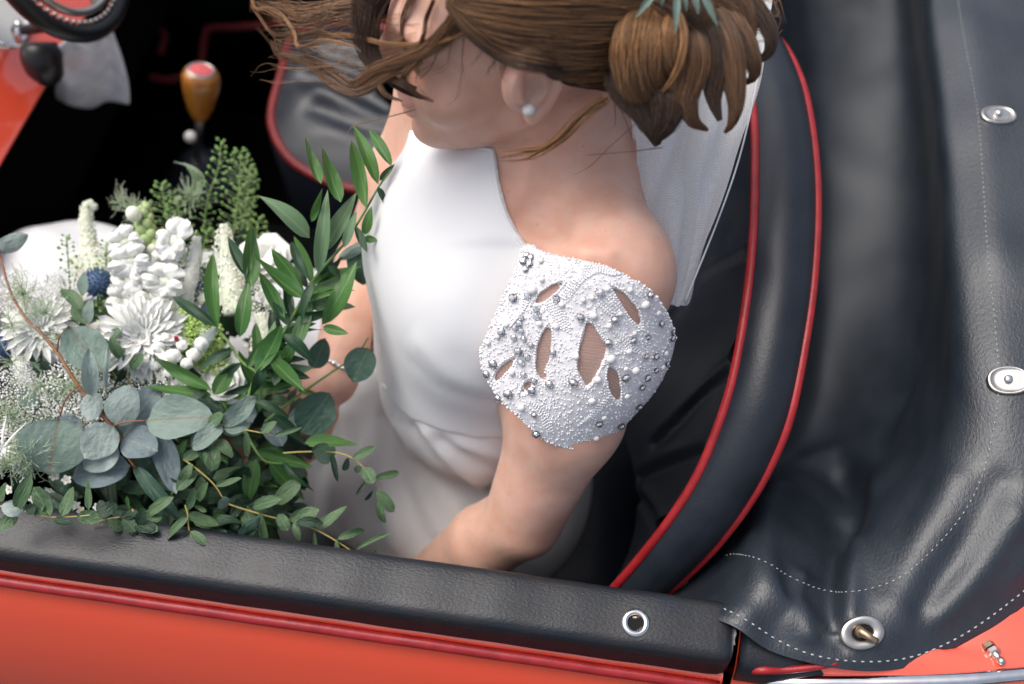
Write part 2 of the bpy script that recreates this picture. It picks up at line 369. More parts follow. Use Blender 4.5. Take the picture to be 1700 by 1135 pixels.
# ---- seats
ps = empty('seat', (-.1, .42, .2), car)
o_px = [(1300, 75, .985), (1332, 140, 1.0), (1350, 230, 1.003), (1357, 330, 1.0), (1352, 450, .992), (1338, 560, .975), (1312, 690, .945), (1278, 775, .91), (1240, 840, .875), (1190, 905, .83), (1135, 960, .785), (1085, 1003, .745), (1040, 1040, .70)]
i_px = [(1205, 10, .985), (1235, 95, 1.0), (1252, 195, 1.005), (1254, 300, 1.005), (1250, 400, 1.0), (1240, 500, .985), (1218, 625, .955), (1190, 715, .925), (1155, 795, .89), (1110, 865, .85), (1055, 935, .80), (1000, 997, .745), (960, 1040, .70)]
O = np.array([Uz(*a) for a in o_px]); I = np.array([Uz(*a) for a in i_px])
yc = .43
def far(P):    # continue the rim over the hidden far side
    e = P[0]; m = P[3:].copy(); m[:, 1] = e[1]+.07+(np.max(P[3:, 1])-m[:, 1])*.35
    k = [np.array([e[0]-.012, e[1]+.045, e[2]-.03]), np.array([e[0]-.03, e[1]+.075, e[2]-.10]), np.array([e[0]-.06, e[1]+.085, e[2]-.20]), np.array([e[0]-.10, e[1]+.085, e[2]-.30])]
    return np.concatenate([np.array(k[::-1]), P])
O = cat(far(O), 8); I = cat(far(I), 8)
NS = len(O)
Cb = np.array([-.035, .43, .60])                      # low middle of the dished panel
front = []
for s in np.linspace(0, 1, 60):
    p = I*(1-s)+Cb*s
    p = p+np.array([1, 0, 0])*(.050*math.sin(math.pi*min(1, s*1.25))**.8 - .004*math.exp(-(s/.05)**2)) - np.array([0, 0, 1])*.012*math.sin(math.pi*s)
    front.append(p)
front = np.array(front)
v = front.reshape(-1, 3); f = gridf(60, NS); nn = vnormals(v, f); PT = BVHTree.FromPolygons(v.tolist(), f)
for pl in ([(1085, 735), (1130, 690), (1180, 640), (1232, 600)], [(1105, 530), (1160, 470), (1240, 430)], [(1040, 800), (1100, 770), (1170, 745)], [(1095, 890), (1080, 850), (1060, 825)], [(960, 900), (930, 930), (905, 965)]):
    W = []
    for a, b in cat(np.array(pl, float), 6):
        h = PT.ray_cast(Vector(CAM), Vector(nrm(ray(a, b))))
        if h[0] is not None: W.append(np.array(h[0]))
    if len(W) < 2: continue
    W = np.array(W)
    sgn = 1 if nn[:, 0].mean() < 0 else -1
    v = emboss(v, nn*sgn, W, .006, -.009); v = emboss(v, nn*sgn, W+np.array([0, 0, .014]), .012, .007)
build('backrest_panel', v, f, M['leather'], ps)
# rolled bolster between the two pipings, and the hard back
bo = []
for s in np.linspace(0, 1, 13):
    p = I*(1-s)+O*s; h = math.sin(math.pi*s)**.7*.016
    up = nrm(np.cross(nrm(np.gradient((I+O)/2, axis=0)), O-I)); up = up*np.sign(up[:, 2:3]+1e-6)
    bo.append(p+up*h)
bo = np.array(bo); build('bolster', bo.reshape(-1, 3), gridf(13, NS), M['leather'], ps)
bk = [O]
cen = np.array([.10, .43, .55])
for s in np.linspace(.08, 1, 10): bk.append(O*(1-s)+cen*s+np.array([.05, 0, 0])*math.sin(math.pi*s*.6))
bk = np.array(bk); build('back_shell', bk.reshape(-1, 3), gridf(len(bk), NS), M['leather'], ps)
build('piping', *tube(I, .0047, 10), M['piping'], ps)
build('piping', *tube(O, .0045, 10), M['piping'], ps)
def cushion(parent, x0, x1, y0, y1, z0, z1, nm='cushion', lift=.03):
    r = []
    for s in np.linspace(-1, 1, 17):
        row = []
        for t in np.linspace(-1, 1, 17):
            e = (1-abs(s)**6)*(1-abs(t)**6); row.append(((x0+x1)/2+(x1-x0)/2*s, (y0+y1)/2+(y1-y0)/2*t*(1-.06*max(0, -s)**3), z0+(z1-z0)*max(0, e)**.35-.02*(1-t*t)*(1-s*s)+lift*(-s)*.5))
        r.append(row)
    v = np.array(r).reshape(-1, 3); return build(nm, *thick(v, gridf(17, 17), .06), M['leather'], parent)
cushion(ps, -.50, .06, .10, .74, .30, .46)
# side wing of the passenger seat by the door
v, f, _ = net([[(-.02+.02*k, .075+.012*j, .75-.12*j-.03*k*0) for j in range(4)] for k in range(3)], 3, 3)
build('seat_side', *thick(*net([[(-.24, .10, .43), (-.24, .085, .40), (-.24, .08, .32)], [(-.14, .10, .47), (-.14, .075, .44), (-.14, .07, .32)], [(-.06, .10, .56), (-.06, .065, .52), (-.06, .06, .32)], [(.00, .10, .68), (.00, .058, .65), (.0, .055, .32)], [(.05, .11, .76), (.05, .06, .74), (.06, .06, .32)]], 5, 5)[:2], .02), M['leather'], ps)

M['pipshade'] = mat('shaded red piping', (.20, .012, .014), .45, (.15, .01, .012), 60)  # the red piping again, with the deep cockpit's shade put into its colour
# driver's seat: only its cushion front and bolster show
ds = empty('seat', (-.35, .92, .2), car)
rim = [(690, 60, .60), (600, 40, .60), (520, 45, .60), (482, 70, .60), (468, 120, .60), (452, 180, .59), (455, 220, .585), (480, 262, .58), (520, 290, .575), (580, 312, .57), (660, 318, .57), (760, 300, .57)]
R = cat([Uz(*a) for a in rim], 6)
cc = np.mean(R, 0)+np.array([.08, .02, .0])
rows = []
for s in np.linspace(0, 1, 16): rows.append(R*(1-s)+cc*s+np.array([0, 0, 1])*(.035*math.sin(min(1, s*1.6)*math.pi/2)))
v = np.array(rows).reshape(-1, 3); f = gridf(16, len(R)); nn = vnormals(v, f); nn = nn*np.sign(nn[:, 2:3]+1e-9)
for k, pl in enumerate(([(500, 120), (560, 130), (640, 170)], [(520, 170), (600, 200), (660, 210)], [(490, 230), (560, 235), (640, 250)], [(540, 90), (620, 110)])):
    W = cat([Uz(a, b, .625) for a, b in pl], 5); v = emboss(v, nn, W, .016, -.014); v = emboss(v, nn, W+np.array([0, .03, 0]), .014, .008)
build('cushion', v, f, M['leather'], ds)
sk = [R+np.array([0, 0, 0]), R+(R-cc)*.05-np.array([0, 0, .03]), R+(R-cc)*.03-np.array([0, 0, .12]), R-np.array([0, 0, .30])]
build('seat_side', np.concatenate(sk), gridf(4, len(R)), M['leather'], ds)
build('piping', *tube(R, .0075, 8), M['pipshade'], ds)
v, f, _ = net([[(.02+.10*(z-.5), y, z+.03*math.sin((y-.7)/.5*math.pi)) for y in np.linspace(.72, 1.18, 6)] for z in np.linspace(.42, .98, 6)], 4, 4)
build('backrest', *thick(v, f, .08), M['leather'], ds)
build('belt_buckle', *thick(*net([[Uz(626+7*j, 266+8*i, .60) for j in range(3)] for i in range(3)], 2, 2)[:2], .012), M['badge'], ds)

# ================================================================== tonneau cover
tc_ = tag(empty('tonneau_cover', (.4, .4, .8)), 'black vinyl cover stretched behind the seat with nickel fasteners and stitching', 'cover')
rows_px = [
 [(1240, -140, .80), (1330, -140, .73), (1478, -140, .74), (1506, -140, .87), (1522, -140, .945), (1580, -140, .965), (1690, -140, .972), (1860, -140, .965)],
 [(1270, 60, .78), (1350, 60, .71), (1498, 60, .73), (1526, 60, .87), (1540, 60, .940), (1590, 60, .962), (1690, 60, .97), (1860, 60, .965)],
 [(1290, 250, .76), (1370, 250, .69), (1514, 250, .73), (1546, 250, .868), (1562, 250, .936), (1620, 250, .958), (1710, 250, .966), (1860, 250, .962)],
 [(1300, 430, .75), (1375, 430, .68), (1518, 430, .73), (1555, 430, .858), (1572, 430, .925), (1632, 430, .95), (1715, 430, .958), (1860, 430, .955)],
 [(1285, 600, .74), (1370, 600, .68), (1510, 605, .745), (1556, 600, .845), (1580, 600, .91), (1640, 600, .938), (1720, 600, .946), (1860, 600, .945)],
 [(1250, 720, .74), (1340, 730, .69), (1465, 740, .745), (1530, 720, .835), (1572, 715, .89), (1640, 715, .92), (1720, 715, .932), (1860, 715, .935)],
 [(1205, 800, .70), (1290, 815, .765), (1400, 830, .755), (1478, 815, .84), (1540, 805, .878), (1620, 800, .905), (1710, 790, .92), (1860, 780, .925)],
 [(1160, 870, .70), (1265, 880, .825), (1370, 905, .815), (1445, 900, .852), (1510, 885, .872), (1590, 870, .892), (1690, 850, .908), (1850, 830, .915)],
 [(1115, 930, .70), (1240, 945, .852), (1340, 975, .846), (1425, 970, .861), (1500, 955, .870), (1580, 935, .880), (1680, 905, .893), (1845, 870, .902)],
 [(1075, 975, .70), (1215, 992, .861), (1310, 1030, .860), (1420, 1040, .866), (1505, 1025, .868), (1590, 1000, .871), (1690, 950, .879), (1840, 900, .888)],
 [(1060, 998, .74), (1200, 1018, .8630), (1292, 1066, .8600), (1425, 1092, .8560), (1530, 1076, .8550), (1620, 1036, .8580), (1705, 976, .8640), (1838, 920, .872)],
 [(1058, 1010, .76), (1196, 1031, .8625), (1290, 1085, .8575), (1430, 1114, .8500), (1545, 1097, .8470), (1640, 1052, .8490), (1722, 990, .8550), (1838, 935, .862)],
]
rows = [[Uz(*a) for a in rr] for rr in rows_px]
# carry the cover on to the far side and back, out of the picture
rows = [[p+np.array([0, .42, -.02]) for p in rows[0]]]+rows
rows = [rr+[rr[-1]+np.array([.30, 0, .0]), rr[-1]+np.array([.62, 0, -.03])] for rr in rows]
v, f, shp = net(rows, 14, 14)
def prj(v):
    q = v-CAM; d = q@CF; return np.stack([850+(q@CR)/d/KPX, 567.5-(q@CU)/d/KPX], 1)
nn = vnormals(v, f)
if nn[:, 2].mean() < 0: f = [q[::-1] for q in f]; nn = -nn
pv = prj(v)
def near_surface(pl, v=None, pv=None, n=10):
    pl = cat(np.array(pl, float), n); tr = TB; o = []
    for a, b in pl:
        h = tr.ray_cast(Vector(CAM), Vector(ray(a, b)).normalized())
        if h[0] is not None: o.append(np.array(h[0]))
    return np.array(o)
TB = BVHTree.FromPolygons(v.tolist(), f)
for pl, wd, am in (([(1290, 812), (1268, 870), (1262, 930), (1285, 990), (1310, 1020)], .016, .011), ([(1400, 860), (1380, 930), (1378, 1000), (1385, 1040)], .010, -.010),
                   ([(1330, 960), (1325, 1000), (1345, 1050)], .010, .007), ([(1420, 900), (1412, 980), (1408, 1020)], .010, .006), ([(1300, 990), (1330, 1030), (1400, 1075)], .006, -.004),
                   ([(1580, 800), (1530, 900), (1490, 1000)], .018, .006), ([(1660, 800), (1600, 900), (1530, 1010)], .014, -.005), ([(1690, 860), (1640, 930), (1560, 1020)], .012, .005),
                   ([(1610, 20), (1630, 200), (1650, 420)], .02, .003),
                   ([(1350, 760), (1400, 745), (1450, 770), (1455, 820)], .016, .006), ([(1390, 790), (1420, 830), (1400, 880)], .018, -.012), ([(1530, 640), (1500, 740), (1470, 800)], .02, .005)):
    W = near_surface(pl)
    if len(W) > 1: v = emboss(v, nn, W, wd, am)
q3 = v*np.array([1, 1, 1]); v = v+nn*(.0016*np.sin(q3[:, 0]*31+2*np.sin(q3[:, 1]*17))*np.sin(q3[:, 1]*23+q3[:, 0]*9))[:, None]
sheet = build('cover_sheet', *thick(v, f, .0028), M['vinyl'], tc_)
TB = BVHTree.FromPolygons(v.tolist(), f); NB = nn
def stitch(name, pl, ln, gap, rad, parent, off=.0008):
    W = near_surface(pl, n=16); W = resample(W, max(4, int(np.sum(np.linalg.norm(np.diff(W, axis=0), axis=1))/((ln+gap)))*2)); m = MB()
    for a, b in zip(W[0:-1:2], W[1::2]):
        b = a+(b-a)*(ln/(ln+gap))*2*.62
        h = TB.find_nearest(Vector((a+b)/2)); no = np.array(h[1]); no = no*np.sign(no@(CAM-a))
        m.add(tube([a+no*off*.3, (a+b)/2+no*off, b+no*off*.3], [rad*.8, rad, rad*.8], 5))
    return tag(m.build(name, M['thread'], parent), kind='stuff')
stitch('seam_stitching', [(1587, -20), (1600, 60), (1622, 180), (1632, 300), (1640, 420), (1652, 540), (1658, 640), (1648, 720), (1630, 790), (1600, 850), (1555, 905), (1500, 955), (1450, 976), (1400, 983), (1360, 978), (1310, 957), (1280, 938), (1250, 925), (1222, 920), (1205, 922)], .0042, .0022, .0005, tc_)
stitch('hem_stitching', [(1146, 1010), (1175, 1004), (1200, 1010), (1240, 1030), (1290, 1062), (1340, 1084), (1400, 1096), (1470, 1097), (1530, 1085), (1590, 1058), (1640, 1026), (1690, 988), (1730, 955)], .0046, .0026, .0008, tc_)
def fitting(name, px, py, rot, a, b, parent):
    h = TB.ray_cast(Vector(CAM), Vector(ray(px, py)).normalized()); c = np.array(h[0]); no = nrm(np.array(h[1])); no = no*np.sign(no@(CAM-c))
    e = CR*math.cos(rot)+CU*math.sin(rot); e = nrm(e-(e@no)*no); g2 = np.cross(no, e); return c, no, e, g2
def oval(c, no, e, g2, prof, a, b, n=40, sq=2.3):
    an = np.arange(n)*2*math.pi/n; ct, st = np.cos(an), np.sin(an); ct = np.sign(ct)*abs(ct)**(2/sq); st = np.sign(st)*abs(st)**(2/sq)
    vv = np.concatenate([c+no*h+(a*k)*ct[:, None]*e+(b*k)*st[:, None]*g2 for k, h in prof]); return vv, gridf(len(prof), n, True)
for px, py, a, b, rot in ((1657, 192, .0185, .0128, -.05), (1674, 632, .0185, .0140, -.05)):
    c, no, e, g2 = fitting('f', px, py, rot, a, b, tc_); c = c+no*.0006
    pl = build('fastener_plate', *oval(c, no, e, g2, [(1.0, -.005), (1.0, .0012), (.95, .0022), (.86, .0026), (.84, .0020), (.60, .0022), (.3, .0024), (.01, .0024)], a, b), M['dull'], tc_)
    build('fastener_stud', *lathe([(.0042, .002), (.0042, .0035), (.0038, .0052), (.002, .0062), (.0001, .0064)], c+no*.0005-e*.001, no, 18), M['chrome'], pl)
c, no, e, g2 = fitting('t', 1431, 1050, .25, .0195, .015, tc_); c = c+no*.0006
pl = build('turn_button_eyelet', *oval(c, no, e, g2, [(1.0, -.005), (1.0, .0014), (.95, .0024), (.80, .0027), (.52, .0022), (.47, .0012), (.47, -.001)], .0192, .0140, sq=2.1), M['dull'], tc_)
build('eyelet_hole', *oval(c, no, e, g2, [(.49, .0006), (.01, .0006)], .0192, .0140, sq=2.1), M['void'], pl)
tb = build('turn_button', *tube(cat([c+no*.002-e*.003+g2*.004, c+no*.006-e*.001+g2*.001, c+no*.0085+e*.003-g2*.004, c+no*.008+e*.008-g2*.0095], 4), np.linspace(.0042, .0030, 13), 10, flat=.75, up=no), M['rusty'], tc_)
build('button_post', *lathe([(.005, 0), (.005, .003), (.0035, .006), (.0001, .0065)], c-e*.002+g2*.001, no, 14), M['rusty'], tb)

# ================================================================== white cloth hanging by the steering column
cl = [[(92, 78), (120, 60), (150, 55), (172, 45), (188, 52)], [(98, 100), (125, 88), (152, 82), (178, 75), (200, 85)], [(97, 125), (125, 120), (155, 112), (185, 108), (208, 112)], [(93, 148), (122, 150), (155, 145), (188, 138), (214, 140)], [(96, 160), (120, 172), (150, 176), (180, 165), (216, 170)]]
rows = [[U(a, b, 1.27+.045*i+.015*math.sin(2.1*j+.8*i)) for j, (a, b) in enumerate(rr)] for i, rr in enumerate(cl)]
v, f, _ = net(rows, 6, 6)
tag(build('cloth', *thick(v, f, .004), M['whitecloth']), 'white cloth hanging below the steering wheel in the dark footwell', 'cloth')
# ================================================================== signed-distance modelling for the figure
def proj_x(v):
    q = v-CAM; return ((q@CR)/(q@CF)/KPX+850 < 880).astype(float)
class Field:
    def __init__(s, lo, hi, h):
        s.lo = np.array(lo, float); s.h = h; s.n = np.ceil((np.array(hi)-s.lo)/h).astype(int)+1
        s.F = np.full(s.n, 1.0, np.float32)
    def sub(s, lo, hi, m=.05):
        a = np.maximum(0, np.floor((np.asarray(lo)-m-s.lo)/s.h).astype(int)); b = np.maximum(a+1, np.minimum(s.n, np.ceil((np.asarray(hi)+m-s.lo)/s.h).astype(int)+1)); a = np.minimum(a, s.n-1); b = np.minimum(b, s.n)
        sl = tuple(slice(x, y) for x, y in zip(a, b))
        g = [s.lo[k]+s.h*np.arange(a[k], b[k]) for k in range(3)]
        return sl, np.stack(np.meshgrid(*g, indexing='ij'), -1)
    def mix(s, sl, d, k, op='u'):
        A = s.F[sl]; d = d.astype(np.float32)
        if op == 'u': hh = np.clip(.5+.5*(d-A)/k, 0, 1); s.F[sl] = d*(1-hh)+A*hh-k*hh*(1-hh)
        else: hh = np.clip(.5-.5*(A+d)/k, 0, 1); s.F[sl] = A*(1-hh)-d*hh+k*hh*(1-hh)
    def cap(s, a, b, ra, rb=None, k=.02, op='u'):
        a = np.asarray(a, float); b = np.asarray(b, float); rb = ra if rb is None else rb; R = max(ra, rb)
        sl, P = s.sub(np.minimum(a, b)-R, np.maximum(a, b)+R); ab = b-a
        t = np.clip(((P-a)@ab)/(ab@ab+1e-12), 0, 1)
        s.mix(sl, np.linalg.norm(P-a-t[..., None]*ab, axis=-1)-(ra+(rb-ra)*t), k, op); return s
    def ell(s, c, R, fr=None, k=.02, op='u'):
        c = np.asarray(c, float); R = np.asarray(R, float); m = R.max()
        sl, P = s.sub(c-m, c+m); q = P-c
        if fr is not None: q = q@np.asarray(fr, float).T
        k0 = np.linalg.norm(q/R, axis=-1); k1 = np.linalg.norm(q/(R*R), axis=-1)+1e-9
        s.mix(sl, k0*(k0-1)/k1, k, op); return s
    def chain(s, pts, rad, k=.02, op='u'):
        for i in range(len(pts)-1): s.cap(pts[i], pts[i+1], rad[i], rad[i+1], k, op)
        return s
    def mesh(s, F=None): return nets(s.F if F is None else F, s.lo, s.h)
def nets(F, lo, h):
    S = F < 0; n = np.array(F.shape)
    cnt = np.zeros(n-1, np.float32); acc = np.zeros((*(n-1), 3), np.float32)
    sl = lambda o: tuple(slice(o[k], n[k]-1+o[k]) for k in range(3))
    from itertools import product
    for ax in range(3):
        for o in product((0, 1), repeat=2):
            a = list(o); a.insert(ax, 0); b = list(o); b.insert(ax, 1)
            A, B = F[sl(a)], F[sl(b)]; m = S[sl(a)] != S[sl(b)]
            idx = np.nonzero(m); t = A[idx]/(A[idx]-B[idx])
            cnt[idx] += 1
            for k in range(3): acc[(*idx, np.full(len(t), k))] += (t if k == ax else a[k])
    act = cnt > 0; ids = np.full(n-1, -1, np.int64); ids[act] = np.arange(act.sum())
    V = np.stack(np.nonzero(act), 1)+acc[act]/cnt[act][:, None]; V = lo+V*h
    Q = []
    for ax in range(3):
        b1, b2 = [k for k in range(3) if k != ax]
        d = [0, 0, 0]; e = [None]*3
        A = S.take(range(n[ax]-1), ax); B = S.take(range(1, n[ax]), ax)
        m = A != B; m[tuple(slice(None) if k == ax else slice(0, 1) for k in range(3))] = False
        m[tuple(slice(None) if k == ax else slice(-1, None) if k == b1 else slice(None) for k in range(3))] = False
        m[tuple(slice(None) if k == ax else slice(-1, None) if k == b2 else slice(None) for k in range(3))] = False
        m[tuple(slice(0, 1) if k == b1 else slice(None) for k in range(3))] = False
        m[tuple(slice(0, 1) if k == b2 else slice(None) for k in range(3))] = False
        I = np.stack(np.nonzero(m), 1)
        if not len(I): continue
        o1 = np.zeros(3, int); o1[b1] = 1; o2 = np.zeros(3, int); o2[b2] = 1
        g = lambda J: ids[J[:, 0], J[:, 1], J[:, 2]]
        q = np.stack([g(I-o1-o2), g(I-o2), g(I), g(I-o1)], 1)
        fl = A[tuple(I.T)]; fl = fl if ax != 1 else ~fl
        q[~fl] = q[~fl][:, ::-1]; Q.append(q)
    Q = np.concatenate(Q); Q = Q[(Q >= 0).all(1)]
    return V, Q
def relax(V, Q, it=2, lam=.5):
    Q = np.asarray(Q); n = len(V)
    e = np.concatenate([Q[:, [0, 1]], Q[:, [1, 2]], Q[:, [2, 3]], Q[:, [3, 0]]]); e = np.concatenate([e, e[:, ::-1]])
    deg = np.bincount(e[:, 0], minlength=n)+1e-9
    for _ in range(it):
        for l in (lam, -lam*1.03):
            a = np.stack([np.bincount(e[:, 0], V[e[:, 1], k], minlength=n) for k in range(3)], 1)/deg[:, None]
            V = V+l*(a-V)
    return V

M['skin'] = mat('skin', (.72, .46, .365), .45, (.66, .385, .29), 45, spec=.4, sss=.005, sssr=(1, .35, .2), bump=[('n', 700, .22, .0008), ('v', 1400, .15, .0003)], detail=8)
def freckle(m):
    n = m.node_tree.nodes; l = m.node_tree.links; p = n['Principled BSDF']; src = p.inputs['Base Color'].links[0].from_socket; tc = n.new('ShaderNodeTexCoord')
    v = n.new('ShaderNodeTexVoronoi'); v.inputs['Scale'].default_value = 55; l.new(tc.outputs['Object'], v.inputs['Vector']); r_ = n.new('ShaderNodeMapRange'); r_.inputs[1].default_value = .05; r_.inputs[2].default_value = .10; r_.inputs[3].default_value = .45; r_.inputs[4].default_value = 0
    l.new(v.outputs['Distance'], r_.inputs[0]); no = n.new('ShaderNodeTexNoise'); no.inputs['Scale'].default_value = 9; l.new(tc.outputs['Object'], no.inputs['Vector'])
    mu = n.new('ShaderNodeMath'); mu.operation = 'MULTIPLY'; l.new(r_.outputs[0], mu.inputs[0]); l.new(no.outputs[0], mu.inputs[1])
    mx = n.new('ShaderNodeMix'); mx.data_type = 'RGBA'; l.new(mu.outputs[0], mx.inputs[0]); l.new(src, mx.inputs[6]); mx.inputs[7].default_value = (.22, .09, .05, 1); l.new(mx.outputs[2], p.inputs['Base Color'])
freckle(M['skin'])

# ------------------------------------------------------------------ joints (world, from the photograph)
person = tag(empty('person', (-.15, .36, .45)), 'bride in white dress with beaded cap sleeve and blowing brown updo seated in car', 'person')
shN = np.array([-.062, .252, 1.026]); shF = np.array([-.235, .462, 1.035])
elN = Uy(868, 862, .122); wrN = elN+np.array([-.125, -.022, -.195])
elF = Uz(618, 440, .80); wrF = Uz(552, 632, .775)
neckB = np.array([-.112, .365, 1.045]); waist = np.array([-.20, .285, .70]); hipc = np.array([-.19, .30, .54])
sv = nrm((shF-shN)*np.array([1, 1, 0])); cn = np.array([-sv[1], sv[0], 0.])      # across the shoulders; out of the chest
# head frame
tr = U(884, 150, .775)
hy = math.radians(195.5); hp = math.radians(3); HS = 1.04
gz = np.array([math.cos(hy)*math.cos(hp), math.sin(hy)*math.cos(hp), -math.sin(hp)])
lat = nrm(np.cross(gz, (0, 0, 1.))); 
if lat[1] < 0: lat = -lat
up = np.cross(lat, gz); up = up*np.sign(up[2])
ro = math.radians(-2); lat, up = lat*math.cos(ro)+up*math.sin(ro), up*math.cos(ro)-lat*math.sin(ro)
HC = tr+lat*.070*HS
def H(fw, la, u_): return HC+HS*(gz*fw+lat*la+up*u_)       # la < 0 is the near (camera) side
FR = np.stack([gz, lat, up])
B = Field((-.47, .04, .42), (.06, .64, 1.36), .0034)
# neck and torso
nk = H(-.022, 0, -.050)
def neck(Fd, g=0.):
    Fd.cap(neckB+np.array([0, 0, -.02]), nk, .055+g, .050+g, .030)
    Fd.cap(neckB+cn*.02+np.array([0, 0, -.035]), nk-gz*.006, .047+g, .043+g, .025)
neck(B)
chest = (shN+shF)/2*.5+waist*.5+np.array([0, 0, .03])
TF = np.stack([cn, sv, np.array([0, 0, 1.])])
tors = [((shN+shF)/2+np.array([0, 0, -.055])-cn*.012, (.092, .140, .090)), (chest+cn*.0+np.array([0, 0, .02]), (.100, .132, .15)), (waist+cn*.004+np.array([0, 0, .055]), (.092, .118, .11)), (chest+cn*.030+np.array([0, 0, -.035]), (.082, .105, .13)), (hipc+np.array([0, 0, .02]), (.095, .135, .09))]
bust = [(chest+cn*.040+sv*.046+np.array([0, 0, .05]), .056), (chest+cn*.050-sv*.050+np.array([0, 0, .045]), .057)]
def torso(Fd, grow=0.):
    for c, R in tors: Fd.ell(c, np.array(R)+grow, TF, .06)
    for c, R in bust: Fd.ell(c, (R*.95+grow, R*1.02+grow, R*1.15+grow), TF, .06)
torso(B)
# trapezius, clavicles, shoulders
for s, sh in ((-1, shN), (1, shF)):
    B.cap(neckB+np.array([0, 0, .012])-cn*.018, sh+np.array([0, 0, .010]), .036, .030, .045)
    B.cap(neckB+cn*.058+sv*s*.012+np.array([0, 0, -.032]), sh+cn*.022+np.array([0, 0, .026]), .0115, .010, .012)
    B.ell(sh, (.052, .052, .058), None, .04)
T0 = B.F.copy()
# head
B.ell(H(-.004, 0, .042), (.094, .0745, .088), FR, .01)
B.ell(H(.042, 0, -.012), np.array((.054, .050, .070))*HS, FR, .03)
B.ell(H(.056, 0, -.058), np.array((.036, .032, .032))*HS, FR, .025)
for s in (-1, 1):
    B.cap(H(.008, s*.050, -.038), H(.072, s*.012, -.082), .013, .012, .020)
    B.ell(H(.062, s*.036, -.022), (.026, .027, .028), FR, .02)
    B.cap(H(.086, s*.010, .030), H(.072, s*.044, .034), .010, .010, .014)
B.ell(H(.083, 0, -.085), (.015, .017, .013), FR, .016)
B.cap(H(.094, 0, .022), H(.113, 0, -.014), .0075, .0095, .012)
for s in (-1, 1): B.ell(H(.104, s*.010, -.020), (.009, .007, .0065), FR, .006)
for s in (-1, 1): B.ell(H(.100, s*.031, .012), (.014, .016, .010), FR, .014, 's')
for s in (-1, 1): B.ell(H(.078, s*.031, .011), (.0125, .0125, .0125), FR, .003)
B.ell(H(.096, 0, -.046), (.010, .021, .0065), FR, .005)
B.ell(H(.094, 0, -.058), (.010, .018, .0070), FR, .005)
B.ell(H(.104, 0, -.052), (.008, .024, .0012), FR, .003, 's')
mN = shN*.5+elN*.5+np.array([.006, -.006, .0])
B.chain([shN, mN, elN], [.052, .0500, .0410], .03)
B.chain([elN, elN*.68+wrN*.32+np.array([0, 0, .004]), wrN], [.039, .0405, .026], .007)
mF = shF*.5+elF*.5
B.chain([shF, mF, elF], [.052, .046, .040], .025)
B.chain([elF, elF*.65+wrF*.35, wrF], [.040, .038, .026], .016)
# hands: palm, four fingers and a thumb as short chains
def hand(wr, d, no, side, curl):
    d = nrm(d); no = nrm(no-(no@d)*d); sd_ = np.cross(d, no)*side
    B.cap(wr, wr+d*.03, .024, .026, .012)
    B.ell(wr+d*.055, (.042, .036, .0155), np.stack([d, sd_, no]), .014)
    for i, (o, ln) in enumerate(((-.029, .058), (-.010, .068), (.010, .071), (.028, .064))):
        p = wr+d*.088+sd_*o; a = 0; pts = [p]; 
        for k, fr in enumerate((.45, .32, .23)):
            a += curl*(.7, 1, .7)[k]; q = d*math.cos(a)-no*math.sin(a); p = p+q*ln*1.15*fr; pts.append(p)
        B.chain(pts, [.0092, .0086, .0078, .0066], .004)
    p = wr+d*.025+sd_*.028; B.chain([p, p+d*.028+sd_*.022-no*.008, p+d*.055+sd_*.026-no*.020, p+d*.078+sd_*.020-no*.026], [.013, .0108, .0098, .0078], .006)
hd = nrm(Uz(445, 700, .775)-wrF)
hand(wrF, hd, np.array([.35, -.3, .9]), -1, .5)
hand(wrN, np.array([-.75, .30, -.55]), np.array([0, -.4, .9]), 1, .35)
V, Q = B.mesh(); V = relax(V, Q, 3)
ix = tuple(np.clip(np.round((V-B.lo)/B.h).astype(int), 0, B.n-1).T); tv = T0[ix]       # under the dress the torso sits a little inside it
V = V-vnormals(V, Q.tolist())*(.030*np.clip((.88-V[:, 2])/.12, 0, 1)*(np.abs(tv) < .006)*np.clip((proj_x(V)-0)/1, 0, 1))[:, None]
bt_ = BVHTree.FromPolygons(V.tolist(), Q.tolist()); bn_ = vnormals(V, Q.tolist())
for pl, wd, am in (([(882, 352), (900, 372), (925, 392)], .017, -.0075), ([(868, 392), (930, 414), (1010, 424)], .009, .0040), ([(845, 300), (862, 350)], .010, -.003), ([(905, 215), (880, 270), (862, 330)], .010, .0035)):
    W = []
    for a, b in cat(np.array(pl, float), 5):
        h = bt_.ray_cast(Vector(CAM), Vector(nrm(ray(a, b))))
        if h[0] is not None: W.append(np.array(h[0]))
    if len(W) > 1: V = emboss(V, bn_, np.array(W), wd, am)
bodyV, bodyQ = V, Q
# ear: its own fine field, joined to the head
EC = tr+gz*.004+up*.010-lat*.003
E_ = Field(EC-.06, EC+.06, .0012)
er = nrm(-lat-gz*.55); ef = nrm(gz-(gz@er)*er); eu = np.cross(er, ef); eu = eu*np.sign(eu@up)
def EP(f_, u_, o_): return EC+ef*f_+eu*u_+er*o_
rimp = [EP(.012, .006, .004), EP(.011, .020, .006), EP(.002, .029, .009), EP(-.010, .029, .012), EP(-.018, .018, .014), EP(-.019, .003, .014), EP(-.014, -.012, .012), EP(-.006, -.022, .010), EP(.002, -.027, .008)]
E_.chain(cat(rimp, 3), np.interp(np.linspace(0, 1, 25), [0, .5, .8, 1], [.0032, .0036, .0042, .0062]), .003)
anti = [EP(.002, .018, .006), EP(-.006, .016, .008), EP(-.0105, .006, .009), EP(-.008, -.006, .009), EP(.0, -.012, .008)]
E_.chain(cat(anti, 3), [.0036]*13, .004)
E_.ell(EP(-.004, .002, .002), (.019, .028, .0045), np.stack([ef, eu, er]), .005)
E_.ell(EP(-.002, -.022, .007), (.0088, .0095, .0052), np.stack([ef, eu, er]), .006)
